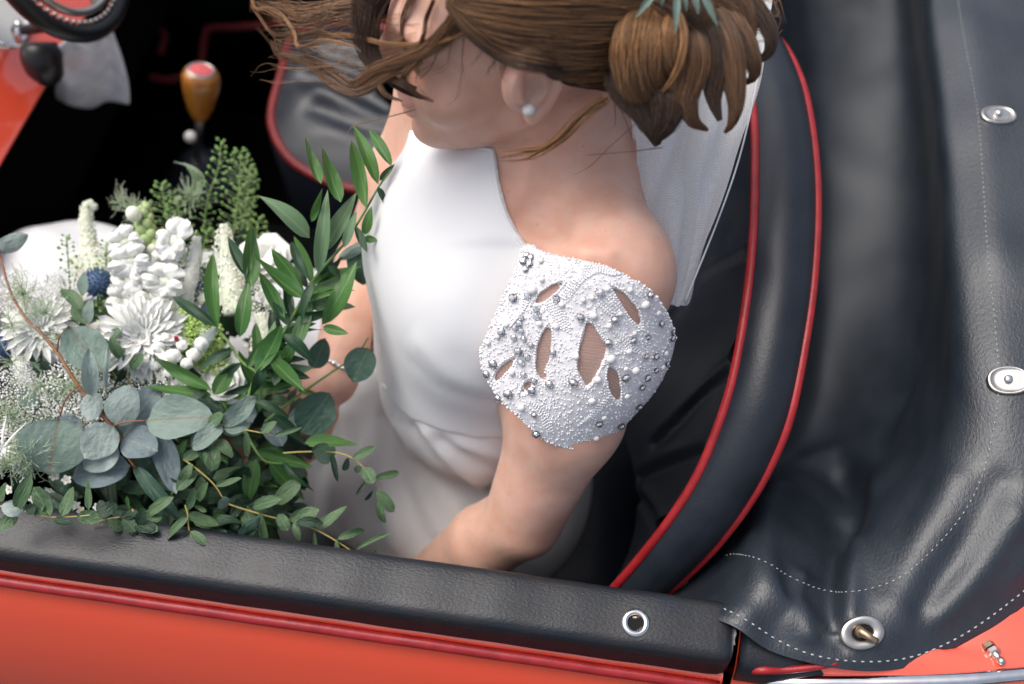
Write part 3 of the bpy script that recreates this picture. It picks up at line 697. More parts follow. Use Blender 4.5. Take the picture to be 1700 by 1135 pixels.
E_.cap(EP(.010, -.004, .006), EP(.010, .003, .006), .0042, .0036, .004)
E_.ell(EP(.003, .001, .010), (.0075, .0085, .0075), np.stack([ef, eu, er]), .004, 's')
E_.ell(EP(.004, 0, -.004), (.016, .024, .010), np.stack([ef, eu, er]), .008)
eV, eQ = E_.mesh(); eV = relax(eV, eQ, 2)
lobe = EP(.0, -.026, .013)
bm_ = MB(); bm_.add((bodyV, bodyQ.tolist())); bm_.add((eV, eQ.tolist()))
body = bm_.build('body', M['skin'], person)
BB = BVHTree.FromPolygons(np.concatenate([bodyV, eV]).tolist(), bodyQ.tolist()+(eQ+len(bodyV)).tolist())
def onto(tree, px, py):
    h = tree.ray_cast(Vector(CAM), Vector(nrm(ray(px, py)))); return (None, None) if h[0] is None else (np.array(h[0]), np.array(h[1])*(1 if np.array(h[1])@ray(px, py) < 0 else -1))

# ------------------------------------------------------------------ dress
M['crepe'] = mat('white crepe', (.73, .735, .74), .62, (.70, .705, .715), 8, sheen=.25, bump=[('n', 1500, .10, .0004), ('n', 20, .08, .006)])
def sdf_poly(px, py, poly):
    """signed pixel distance to a polygon (negative inside)"""
    poly = np.asarray(poly, float); d = np.full(px.shape, 1e9); ins = np.zeros(px.shape, bool)
    for a, b in zip(poly, np.roll(poly, -1, 0)):
        ex, ey = b-a; wx, wy = px-a[0], py-a[1]; t = np.clip((wx*ex+wy*ey)/(ex*ex+ey*ey), 0, 1)
        d = np.minimum(d, (wx-t*ex)**2+(wy-t*ey)**2)
        c = (a[1] > py) != (b[1] > py); ins ^= c & (px < (b[0]-a[0])*(py-a[1])/((b[1]-a[1]) if b[1] != a[1] else 1e-9)+a[0])
    d = np.sqrt(d); return np.where(ins, -d, d)
def fproj(fd):
    g = np.stack(np.meshgrid(*[fd.lo[k]+fd.h*np.arange(fd.n[k]) for k in range(3)], indexing='ij'), -1)-CAM
    d = g@CF; return 850+(g@CR)/d/KPX, 567.5-(g@CU)/d/KPX, d
def band_poly(fd, px, py, d, poly, w=.03):
    m = np.abs(fd.F) < w; o = np.full(fd.F.shape, 1., np.float32); o[m] = sdf_poly(px[m], py[m], poly)*KPX*d[m]; return o
TG = T0-.0045
class _T: pass
D = _T(); D.F = TG; D.lo, D.h, D.n = B.lo, B.h, B.n
dpx, dpy, dd = fproj(D)
neck_line = [(640, 190), (700, 222), (760, 236), (822, 246), (829, 300), (843, 352), (862, 388), (880, 412), (905, 520), (930, 640), (925, 712), (840, 727), (790, 727), (735, 716), (685, 697), (655, 672), (638, 645), (600, 590), (300, 560), (300, 190)]
cutd = band_poly(D, dpx, dpy, dd, neck_line)
Fd = np.maximum(np.maximum(TG, -(TG+.010)), cutd)
dV, dQ = nets(Fd, D.lo, D.h)
dV = relax(dV, dQ, 5)
print('bodice', len(dV))
dn = vnormals(dV, dQ.tolist()); DB = BVHTree.FromPolygons(dV.tolist(), dQ.tolist())
def fold(V, n, tree, pl, wd, am, nn_=6):
    W = [onto(tree, a, b)[0] for a, b in cat(np.array(pl, float), nn_)]; W = np.array([x for x in W if x is not None])
    return emboss(V, n, W, wd, am) if len(W) > 1 else V
for pl, wd, am in (([(690, 610), (730, 645), (800, 668)], .016, -.0016), ([(700, 575), (745, 622), (815, 650)], .014, .0018), ([(760, 290), (735, 400), (730, 480)], .02, .0012), ([(822, 430), (795, 520), (775, 590)], .018, -.0014)):
    dV = fold(dV, dn, DB, pl, wd, am)
bod = build('bodice', dV, dQ.tolist(), M['crepe'], person)
DB2 = BVHTree.FromPolygons(dV.tolist(), dQ.tolist()); ne = []
for a, b in cat(np.array([(712, 228), (760, 238), (808, 246), (819, 252), (825, 300), (839, 352), (858, 388), (874, 410)], float), 10):
    h = DB2.ray_cast(Vector(CAM), Vector(nrm(ray(a-1.5, b+1.5))))
    if h[0] is not None: ne.append(np.array(h[0])+CF*.0006)
if len(ne) > 6:
    ne = np.array(ne)
    for _ in range(6): ne[1:-1] = (ne[:-2]+2*ne[1:-1]+ne[2:])/4
    build('neckline_edge', *tube(ne, .0017, 8), M['crepe'], bod)
# skirt: hips, thighs and the cloth draped between them
S = Field((-1.02, .05, .26), (.0, .72, .80), .006)
[S.ell(c, np.array(R)+.0035, TF, .06) for c, R in tors[1:4]]; S.ell(hipc+np.array([-.01, 0, -.005]), (.125, .175, .105), TF, .05)
kN = np.array([-.60, .38, .53]); kF = Uz(112, 490, .645); 
S.chain([hipc+np.array([-.02, -.09, -.01]), kN], [.112, .080], .07); S.chain([hipc+np.array([-.02, .12, -.01]), kF], [.11, .088], .08)
S.cap(hipc, (kN+kF)/2, .10, .075, .10)
S.cap(kN, kN+np.array([-.22, .05, -.22]), .085, .08, .05); S.cap(kF, kF+np.array([-.2, 0, -.25]), .088, .08, .05)
sV, sQ = S.mesh(); sV = relax(sV, sQ, 6)
TB2 = T0-.0032
class _T2: pass
D2 = _T2(); D2.F = TB2; D2.lo, D2.h, D2.n = B.lo, B.h, B.n
low = [(560, 600), (640, 630), (660, 655), (690, 680), (735, 697), (790, 706), (840, 706), (960, 690), (960, 960), (560, 960)]
cut2 = band_poly(D2, dpx, dpy, dd, low)
bV, bQ = nets(np.maximum(np.maximum(TB2, -(TB2+.010)), cut2), B.lo, B.h); bV = relax(bV, bQ, 4)
sQ = np.concatenate([sQ, bQ+len(sV)]); sV = np.concatenate([sV, bV])
sn = vnormals(sV, sQ.tolist()); SB = BVHTree.FromPolygons(sV.tolist(), sQ.tolist())
base = sV.copy()
for pl, wd, am in (([(665, 715), (695, 765), (760, 850), (820, 900)], .014, .005), ([(685, 715), (725, 765), (800, 830)], .012, -.005), ([(710, 722), (760, 780), (830, 820)], .012, .004), ([(735, 735), (790, 770), (840, 785)], .012, -.004), ([(770, 740), (840, 760)], .012, .003),
                   ([(640, 690), (655, 780), (700, 880), (740, 940)], .014, -.007), ([(625, 690), (630, 800), (660, 900)], .016, .007), ([(600, 680), (600, 800), (620, 930)], .016, -.006), ([(575, 690), (560, 800), (570, 930)], .018, .006), ([(545, 720), (520, 830), (520, 940)], .016, -.006)):
    sV = fold(sV, sn, SB, pl, wd, am)
sV = sV+sn*(.0035*np.sin(sV[:, 1]*70+4*np.sin(sV[:, 0]*9)))[:, None]*np.clip((-.22-sV[:, 0])/.1, 0, 1)[:, None]
skirt = build('skirt', sV, sQ.tolist(), M['crepe'], person)
# bracelet of small crystals
M['crystal'] = mat('crystal', (.90, .90, .92), .03, (.74, .74, .78), 300, spec=1, metal=.92, coat=1)
M['pearl'] = mat('pearl', (.82, .79, .75), .16, (.78, .74, .70), 90, coat=.6)
bw = wrF-hd*.0; bt = nrm(wrF-elF); e1 = nrm(np.cross(bt, (0, 0, 1))); e2 = np.cross(bt, e1); bb = MB()
for a in np.linspace(0, 2*math.pi, 37)[:-1]: bb.add(ico(wrF-bt*.012+(e1*math.cos(a)+e2*math.sin(a))*.0292+bt*.004*math.sin(a*2), (.0028 if int(a*10) % 3 else .0042), 1))
tag(bb.build('bracelet', M['crystal'], person), kind=None)
# earring: two stacked pearls at the lobe
ea = empty('earring', lobe, person)
build('pearl', *ico(U(882, 165, proj(lobe)[2]-.006), .0036, 3), M['pearl'], ea)
build('pearl', *ico(U(878, 181, proj(lobe)[2]-.007), .0056, 3), M['pearl'], ea)
print('ear px', proj(lobe), 'nose', proj(H(.118, 0, -.014)), 'chin', proj(H(.09, 0, -.10)), 'mouth', proj(H(.105, 0, -.05)), 'shF', proj(shF), 'top', proj(H(0, 0, .13)), 'back', proj(H(-.098, 0, .04)))
# ================================================================== beaded cap sleeve
M['sleeve'] = mat('beaded lace', (.84, .82, .83), .55, (.74, .72, .74), 180, bump=[('n', 900, .35, .0006)])
M['bead'] = mat('glass seed bead', (.90, .90, .90), .16, (.78, .78, .80), 400, spec=.7)
M['cabochon'] = mat('milky cabochon', (.84, .83, .82), .22, (.78, .77, .77), 200, coat=.5)
M['setting'] = mat('silver setting', (.32, .31, .30), .3, (.16, .16, .16), 500, metal=1)
def net_mat(name, colr, a):
    m = bpy.data.materials.new(name); m.use_nodes = True; n = m.node_tree.nodes; l = m.node_tree.links; n.clear()
    o = n.new('ShaderNodeOutputMaterial'); mx = n.new('ShaderNodeMixShader'); t = n.new('ShaderNodeBsdfTransparent'); d = n.new('ShaderNodeBsdfDiffuse'); tl = n.new('ShaderNodeBsdfTranslucent'); m2 = n.new('ShaderNodeMixShader')
    d.inputs[0].default_value = (*colr, 1); tl.inputs[0].default_value = (*colr, 1); m2.inputs[0].default_value = .48
    tc = n.new('ShaderNodeTexCoord'); v = n.new('ShaderNodeTexVoronoi'); v.feature = 'DISTANCE_TO_EDGE'; v.inputs['Scale'].default_value = 620; v.inputs['Randomness'].default_value = .25
    r = n.new('ShaderNodeMapRange'); r.inputs[1].default_value = .12; r.inputs[2].default_value = .30; r.inputs[3].default_value = min(1, a+.35); r.inputs[4].default_value = a
    no = n.new('ShaderNodeTexNoise'); no.inputs['Scale'].default_value = 14; ad = n.new('ShaderNodeMath'); ad.operation = 'MULTIPLY_ADD'; ad.inputs[1].default_value = .16; ad.use_clamp = True
    l.new(tc.outputs['Object'], v.inputs['Vector']); l.new(v.outputs['Distance'], r.inputs[0]); l.new(tc.outputs['Object'], no.inputs['Vector']); l.new(no.outputs[0], ad.inputs[0]); l.new(r.outputs[0], ad.inputs[2])
    l.new(d.outputs[0], m2.inputs[1]); l.new(tl.outputs[0], m2.inputs[2]); l.new(ad.outputs[0], mx.inputs[0]); l.new(t.outputs[0], mx.inputs[1]); l.new(m2.outputs[0], mx.inputs[2]); l.new(mx.outputs[0], o.inputs[0])
    return m
M['tulle'] = net_mat('skin tulle', (.84, .62, .54), .42)
outline = [(872, 404), (905, 418), (955, 429), (1000, 440), (1048, 461), (1083, 484), (1108, 518), (1122, 560), (1119, 605), (1098, 658), (1076, 694), (1040, 718), (1000, 735), (952, 746), (918, 738), (888, 720), (858, 690), (830, 664), (806, 628), (796, 592), (805, 560), (828, 508), (850, 455)]
outline = cat(np.array(outline, float), 4, True)
holes = [[(890, 503), (899, 487), (917, 473), (932, 469), (921, 484), (905, 499)], [(1020, 478), (1038, 489), (1054, 512), (1061, 541), (1046, 526), (1033, 503)], [(910, 543), (914, 557), (912, 586), (906, 607), (904, 634), (893, 612), (895, 578), (901, 556)],
         [(978, 535), (991, 557), (1002, 578), (993, 607), (976, 638), (964, 612), (967, 578)], [(1014, 611), (1024, 620), (1027, 642), (1027, 666), (1016, 652), (1011, 628)], [(822, 628), (832, 609), (853, 592), (845, 610), (828, 631)], [(866, 652), (872, 637), (882, 630), (877, 646)]]
holes = [(np.array(h_, float)-np.mean(h_, 0))*np.array([1.22, 1.08])+np.mean(h_, 0) for h_ in holes]
bod_tree = BVHTree.FromPolygons(np.concatenate([bodyV, dV]).tolist(), bodyQ.tolist()+(dQ+len(bodyV)).tolist())
SL = Field((-.24, .06, .78), (.06, .38, 1.12), .0026)
SL.chain([shN+np.array([0, 0, .012]), shN*.72+elN*.28, shN*.42+elN*.58], [.062, .0645, .0595], .03)
SL.ell(shN+cn*.012-sv*.018+np.array([0, 0, -.055]), (.062, .062, .072), None, .03)
for px, py, rr in ((865, 470, .040), (850, 550, .042), (845, 620, .036), (880, 660, .034)):
    h = onto(bod_tree, px, py)[0]
    if h is not None: SL.ell(h+CF*(rr-.011), (rr, rr, rr*1.15), None, .045)
spx, spy, sdd = fproj(SL)
cut = band_poly(SL, spx, spy, sdd, outline, .016)
hol = np.full(SL.F.shape, 1e3)
for hh in holes: hol = np.minimum(hol, band_poly(SL, spx, spy, sdd, hh, .012))
front_ = sdd < proj(shN*.6+elN*.4)[2]-.005
body_f = np.where(front_, hol, 1e3)
shell = np.maximum(np.maximum(SL.F, -(SL.F+.0042)), cut)
Fs = np.maximum(shell, -body_f).astype(np.float32)
slV, slQ = nets(Fs, SL.lo, SL.h); slV = relax(slV, slQ, 3, .4)
sleeve = build('sleeve', slV, slQ.tolist(), M['sleeve'], person)
inn = np.maximum(SL.F+.0024, cut+.004).astype(np.float32)
lV, lQ = nets(inn, SL.lo, SL.h); build('tulle_lining', relax(lV, lQ, 3, .4), lQ.tolist(), M['tulle'], sleeve)
ST = BVHTree.FromPolygons(slV.tolist(), slQ.tolist())
pin = lambda x, y, poly: float(sdf_poly(np.array([x], float), np.array([y], float), poly)[0])
def sfree(x, y, m=3):
    return pin(x, y, outline) < -m and all(pin(x, y, h) > m for h in holes)
seeds = []     # px, py, radius mm
for hh in holes:
    c = np.array(hh, float); ctr = c.mean(0); L = cat(c+nrm(c-ctr)*4.2, 6, True); P = resample(np.concatenate([L, L[:1]]), max(8, int(np.sum(np.linalg.norm(np.diff(L, axis=0), axis=1))/4.6)))
    seeds += [(a, b, 1.15) for a, b in P]
E1 = resample(np.concatenate([outline, outline[:1]]), 210); cc_ = E1.mean(0)
seeds += [(a+(cc_[0]-a)*.012+random.uniform(-1.5, 1.5), b+(cc_[1]-b)*.012+random.uniform(-1.5, 1.5), random.choice((.9, 1.1, 1.5))) for a, b in E1]
def band(pts, n, gap):
    c = cat(np.array(pts, float), 6); t = nrm(np.gradient(c, axis=0)); no = np.stack([-t[:, 1], t[:, 0]], 1)
    for k in range(n):
        p = resample(c+no*gap*k, max(3, int(np.sum(np.linalg.norm(np.diff(c, axis=0), axis=1))/4.2)))
        seeds.extend([(a, b, 1.1) for a, b in p])
for k in range(8): band([(925+k*6.2, 500+k*-3.5), (940+k*6.4, 478-k*3.0), (948+k*6.4, 466-k*2)][::1] if k < 4 else [(995+(k-4)*7, 505+(k-4)*6), (1012+(k-4)*7, 490+(k-4)*7)], 2, 4.2)
for k in range(6): band([(905+k*4.5, 505-k*1.5), (916+k*5, 520+k*1.5), (922+k*5, 540+k*2.5)], 1, 4)
for k in range(6): band([(1015+k*4, 548+k*1.5), (1030+k*4.4, 560+k*2), (1040+k*5, 578+k*2)], 1, 4)
for k in range(5): band([(960+k*6, 705-k*3), (978+k*6, 690-k*4), (992+k*5, 672-k*4)], 1, 4)
for k in range(5): band([(880+k*4, 665+k*2), (896+k*4, 685+k*3), (903+k*4, 706+k*3)], 1, 4)
for k in range(7): band([(962+k*1.5, 470-k*5), (990+k*4, 452-k*2), (1010+k*4, 455)], 1, 4)
for k in range(5): band([(845+k*5, 545-k*6), (862+k*4, 520-k*5), (872+k*3, 490-k*4)], 1, 4)
xy = rng.uniform((790, 400), (1125, 750), (4200, 2)); ok = sdf_poly(xy[:, 0], xy[:, 1], outline) < -2
for hh in holes: ok &= sdf_poly(xy[:, 0], xy[:, 1], hh) > 2
seeds += [(x, y, random.choice((.6, .75, .75, .9, 1.05))) for x, y in xy[ok]]
sb = MB()
for x, y, rr in seeds:
    h, nn_ = onto(ST, x, y)
    if h is None or (proj(h)[2] > proj(shN*.5+elN*.5)[2]+.03): continue
    sb.add(ico(h+nn_*rr*.0004, rr*.001*np.array([1, 1, 1]), 1))
tag(sb.build('seed_beads', M['bead'], sleeve), kind='stuff')
# larger stones, each a piece of its own
def gem_mesh():
    m = MB(); n = 8; an = np.arange(n)*2*math.pi/n
    rings = [np.stack([np.cos(an+o)*r_, np.sin(an+o)*r_, np.full(n, z)], 1) for r_, z, o in ((.96, .30, 0), (.98, .42, .39), (.62, .80, 0), (.45, .84, .39))]
    m.add((np.concatenate(rings+[np.array([[0, 0, .86]])]), gridf(4, n, True)+[[3*n+i, 3*n+(i+1) % n, 4*n] for i in range(n)]), 0)
    m.add(lathe([(.7, -.2), (1.0, -.1), (1.06, .32), (.97, .38)], (0, 0, 0), (0, 0, 1), 8), 1)
    for a in an[::2]: m.add(ico((math.cos(a+.39)*1.0, math.sin(a+.39)*1.0, .42), .15, 1), 1)
    return mesh_data('crystal', np.concatenate(m.v), m.f, [M['crystal'], M['setting']], False, m.m)
def cab_mesh():
    m = MB(); m.add(lathe([(.85, -.2), (.98, 0), (1.0, .25), (.88, .55), (.6, .78), (.3, .88), (.001, .9)], (0, 0, 0), (0, 0, 1), 14), 0)
    return mesh_data('cabochon', np.concatenate(m.v), m.f, [M['cabochon']], True)
GEM, CAB = gem_mesh(), cab_mesh()
Zx = lambda x, y: (760+.3524*x, 360+.3524*y)
cabs = [(350, 340, 28), (465, 512, 18), (640, 462, 21), (720, 665, 25), (835, 720, 22), (880, 410, 25), (395, 205, 17), (398, 292, 17), (705, 338, 14), (635, 377, 15), (593, 388, 15), (712, 510, 17), (765, 452, 13), (560, 655, 16), (660, 762, 21), (632, 862, 20), (300, 895, 20), (810, 342, 16), (492, 410, 17), (385, 500, 17), (940, 450, 16), (805, 630, 17), (790, 712, 14), (255, 730, 18), (145, 590, 15), (190, 560, 15), (230, 505, 15), (650, 1037, 16), (688, 940, 15), (795, 840, 17), (975, 640, 15), (960, 705, 15), (830, 545, 13), (950, 13, 1)]
gems = [(327, 182, 15), (310, 210, 17), (341, 222, 16), (347, 192, 14), (320, 247, 15), (262, 380, 20), (330, 370, 16), (468, 382, 18), (375, 465, 18), (370, 432, 14), (672, 355, 20), (905, 365, 18), (740, 482, 19), (580, 470, 20), (208, 538, 19), (285, 630, 20), (300, 685, 16), (168, 690, 21), (138, 738, 18), (110, 712, 15), (325, 655, 16), (345, 600, 14), (450, 635, 16), (238, 830, 22), (350, 815, 20), (193, 852, 16), (545, 778, 20), (432, 785, 19), (710, 590, 20), (825, 580, 16), (895, 560, 16), (790, 755, 20), (890, 755, 18), (865, 800, 16), (370, 1017, 20), (665, 970, 18), (850, 890, 18), (765, 980, 18), (930, 655, 17), (885, 655, 13), (1005, 570, 16), (1008, 540, 13), (955, 500, 16), (360, 770, 14), (310, 740, 14), (265, 565, 15), (290, 500, 14), (300, 472, 13), (300, 535, 13), (312, 572, 13), (270, 522, 13), (930, 720, 14), (980, 690, 13), (915, 870, 14), (885, 920, 14), (360, 930, 13), (725, 800, 1)]
def stone(px, py, rz, me, nm):
    h, no = onto(ST, px, py)
    if h is None: return
    r_ = rz*.3524*KPX*proj(h)[2]*(.92 if nm == 'cabochon' else 1.02); e = nrm(np.cross(no, (0, 0, 1))); g_ = np.cross(no, e); a = random.uniform(0, 6); e, g_ = e*math.cos(a)+g_*math.sin(a), g_*math.cos(a)-e*math.sin(a)
    h = h+no*.0012
    inst(nm, me, sleeve, Matrix(((e[0]*r_, g_[0]*r_, no[0]*r_, h[0]), (e[1]*r_, g_[1]*r_, no[1]*r_, h[1]), (e[2]*r_, g_[2]*r_, no[2]*r_, h[2]), (0, 0, 0, 1))))
for x, y, r_ in cabs:
    if r_ > 5: stone(*Zx(x, y), r_, CAB, 'cabochon')
for x, y, r_ in gems:
    if r_ > 5: stone(*Zx(x, y), r_, GEM, 'crystal')

# ================================================================== veil
M['veil'] = net_mat('white veil tulle', (.95, .95, .95), .62)
vl = [[(1010, -120, .80), (1060, -120, .83), (1120, -120, .86), (1180, -120, .87), (1240, -120, .865), (1292, -120, .86)],
      [(1030, 0, .82), (1075, 0, .845), (1130, 0, .87), (1185, 0, .875), (1240, 0, .87), (1281, 0, .862)],
      [(1045, 100, .83), (1085, 100, .86), (1130, 100, .88), (1180, 100, .875), (1230, 100, .885), (1263, 100, .865)],
      [(1050, 200, .865), (1100, 200, .875), (1135, 200, .895), (1170, 200, .88), (1210, 200, .89), (1243, 200, .872)],
      [(1060, 280, .885), (1108, 280, .89), (1135, 280, .905), (1165, 280, .89), (1195, 280, .90), (1222, 280, .885)],
      [(1075, 360, .90), (1116, 365, .905), (1135, 370, .915), (1155, 370, .905), (1175, 368, .91), (1192, 365, .90)],
      [(1090, 450, .915), (1120, 455, .915), (1130, 455, .925), (1142, 455, .92), (1152, 452, .922), (1160, 445, .915)],
      [(1100, 500, .92), (1118, 505, .918), (1123, 508, .922), (1128, 508, .922), (1133, 505, .922), (1138, 498, .918)]]
rows = [[U(*a) for a in rr] for rr in vl]
v, f, _ = net(rows, 10, 8)
nn = vnormals(v, f); v = v+nn*(.0045*np.sin(v[:, 0]*190+6*np.sin(v[:, 2]*14)))[:, None]
veil = build('veil', v, f, M['veil'], person)
v2, f2, _ = net([[p+CF*.012 for p in rr] for rr in rows], 10, 8); nn = vnormals(v2, f2); v2 = v2+nn*(.0025*np.sin(v2[:, 0]*170+2+4*np.sin(v2[:, 2]*20)))[:, None]
build('veil_underlayer', v2, f2, M['veil'], veil)
ed = cat(np.array([rr[-1] for rr in rows]), 8)
build('veil_edge', *tube(ed, .0009, 5), M['whitecloth'], veil)

# ================================================================== hair
def hair_mat(name, c, c2):
    m = bpy.data.materials.new(name); m.use_nodes = True; n = m.node_tree.nodes; l = m.node_tree.links; p = n['Principled BSDF']
    g_ = n.new('ShaderNodeNewGeometry'); mx = n.new('ShaderNodeMix'); mx.data_type = 'RGBA'; mx.inputs[6].default_value = (*c, 1); mx.inputs[7].default_value = (*c2, 1)
    l.new(g_.outputs['Random Per Island'], mx.inputs[0]); l.new(mx.outputs[2], p.inputs['Base Color']); p.inputs['Roughness'].default_value = .34; p.inputs['Specular IOR Level'].default_value = .45
    p.inputs['Sheen Weight'].default_value = .1
    return m
M['hair_dark'] = hair_mat('dark brown hair', (.020, .009, .0042), (.10, .048, .022))
M['hair_mid'] = hair_mat('brown hair', (.040, .018, .0075), (.25, .12, .05))
M['hair_gold'] = hair_mat('golden brown hair', (.10, .042, .014), (.46, .23, .09))
M['hair_core'] = hair_mat('inner hair', (.018, .0085, .004), (.03, .014, .006))
hair = empty('hair', H(0, 0, .10), person)
hr = random.Random(11)
_sf = {}
REF = nrm(np.array([.31, .42, .85]))
def strand(P, r_):
    n = len(P); t = nrm(np.gradient(P, axis=0)); a = nrm(np.stack([t[:, 1]*REF[2]-t[:, 2]*REF[1], t[:, 2]*REF[0]-t[:, 0]*REF[2], t[:, 0]*REF[1]-t[:, 1]*REF[0]], 1))
    b = np.stack([t[:, 1]*a[:, 2]-t[:, 2]*a[:, 1], t[:, 2]*a[:, 0]-t[:, 0]*a[:, 2], t[:, 0]*a[:, 1]-t[:, 1]*a[:, 0]], 1); r_ = np.broadcast_to(r_, (n,))[:, None]
    v = np.stack([P+a*r_, P+(-.5*a+.866*b)*r_, P+(-.5*a-.866*b)*r_], 1).reshape(-1, 3)
    if n not in _sf: _sf[n] = gridf(n, 3, True)
    return v, _sf[n]
def lock(name, guide, wid, n, mt, rad=.00042, flat=.45, spread=1.0, tip=.25, core=True, parent=None, wav=.25, pts=26, upv=None, hug=.005):
    """a lock of hair: n strands running along a guide (px, py, depth)"""
    gg_ = []
    for a in guide:
        h = onto(BB, a[0], a[1])[0]; gg_.append(U(a[0], a[1], a[2] if h is None or not hug else min(a[2], proj(h)[2]-hug)))
    G = resample(cat(np.array(gg_), 8), pts); t = nrm(np.gradient(G, axis=0))
    u0 = -CF if upv is None else upv; a = np.zeros_like(G); b = np.zeros_like(G)
    for i in range(pts):
        u0 = nrm(u0-(u0@t[i])*t[i]); a[i] = u0; b[i] = np.cross(t[i], u0)
    s = np.linspace(0, 1, pts); W = np.interp(s, np.linspace(0, 1, len(wid)), wid)*.001; m = MB()
    for k in range(n):
        th = hr.uniform(0, 2*math.pi); r_ = math.sqrt(hr.random()); x, y = r_*math.cos(th), r_*math.sin(th)*flat
        ph, fq, am = hr.uniform(0, 6), hr.uniform(2, 6), hr.uniform(0, wav)
        dx = x*spread+am*np.sin(fq*s*2+ph)*s; dy = y+am*flat*np.cos(fq*s*1.7+ph)*s
        P = G+b*(W*dx)[:, None]+a*(W*dy)[:, None]
        e = pts if hr.random() > tip else int(pts*hr.uniform(.75, 1)); st = 0
        P = P[st:max(6, e)]
        q = len(P); rr = rad*hr.uniform(.7, 1.25)*np.interp(np.linspace(0, 1, q), [0, .1, .75, 1], [.8, 1, 1, .25])
        m.add(strand(P, rr), 0)
    if core: m.add(tube(G-a*.0006, W*.66*np.interp(s, [0, .7, 1], [1, .9, .05]), 8, True, flat=flat*.6, up=a[0]), 1)
    return m.build(name, [M[mt], M['hair_core']], parent or hair)
# swept-back cap on the skull
CP = Field(HC-.17, HC+.19, .004)
CP.ell(H(-.010, 0, .044), np.array((.101, .080, .094))*HS, FR, .01)
CP.ell(H(-.075, 0, .010), np.array((.045, .055, .06))*HS, FR, .04)
gx = np.stack(np.meshgrid(*[CP.lo[k]+CP.h*np.arange(CP.n[k]) for k in range(3)], indexing='ij'), -1)-HC
gf, gl_, gu = gx@gz/HS, gx@lat/HS, gx@up/HS
edge = np.maximum(gf-(.050+.25*np.clip(gu-.05, -.02, .1)), -(gu-(.020+.9*np.clip(gf+.010, -.02, .1)-.85*np.clip(-.035-gf, 0, .05))))
cV, cQ = nets(np.maximum(CP.F, edge.astype(np.float32)), CP.lo, CP.h); cV = relax(cV, cQ, 4)
build('scalp_hair', cV, cQ.tolist(), M['hair_dark'], hair)
CT = BVHTree.FromPolygons(cV.tolist(), cQ.tolist())
def combed(n, starts, ends, mt, lift=.002, rad=.00026, jit=.006, name='combed_hair', side=-1, bow=0):
    m = MB()
    for k in range(n):
        a = hr.random(); s0 = np.array([np.interp(a, np.linspace(0, 1, len(starts)), [q[i] for q in starts]) for i in range(3)]); e0 = np.array([np.interp(a, np.linspace(0, 1, len(ends)), [q[i] for q in ends]) for i in range(3)])
        s0 = s0+np.array([hr.gauss(0, jit) for _ in range(3)]); e0 = e0+np.array([hr.gauss(0, jit) for _ in range(3)]); P = []
        for tt in np.linspace(0, 1, 22):
            q = H(*(s0*(1-tt)+e0*tt)); c = H(-.015, 0, .035); d = nrm(q-c)
            h = CT.ray_cast(Vector(c+d*.3), Vector(-d))
            q = np.array(h[0])+d*(lift+hr.uniform(0, .0012)+.004*math.sin(math.pi*tt)*hr.random()) if h[0] is not None else q
            P.append(q)
        P = np.array(P); P[1:-1] = (P[:-2]+P[1:-1]*2+P[2:])/4; P[1:-1] = (P[:-2]+P[1:-1]*2+P[2:])/4
        m.add(strand(P, rad*hr.uniform(.7, 1.3)*np.interp(np.linspace(0, 1, 22), [0, .15, 1], [.5, 1, 1])))
    return m.build(name, M[mt], hair)
st_ = [(.050, -.070, .020), (.055, -.068, .045), (.062, -.055, .085), (.060, -.02, .12), (.06, .03, .12)]
en_ = [(-.080, -.035, -.020), (-.092, -.030, .005), (-.098, -.020, .03), (-.096, .0, .05), (-.09, .03, .05)]
combed(1700, st_, en_, 'hair_mid'); combed(700, st_, en_, 'hair_dark', lift=.0012); combed(600, st_, en_, 'hair_gold', lift=.004)
combed(350, [(.03, -.075, .018), (.005, -.078, .022), (-.02, -.078, .0), (-.045, -.07, -.03), (-.06, -.05, -.05)], [(-.085, -.045, -.01), (-.088, -.045, -.012), (-.09, -.040, -.015), (-.09, -.03, -.02), (-.09, -.02, -.02)], 'hair_dark', lift=.003, name='nape_hair')
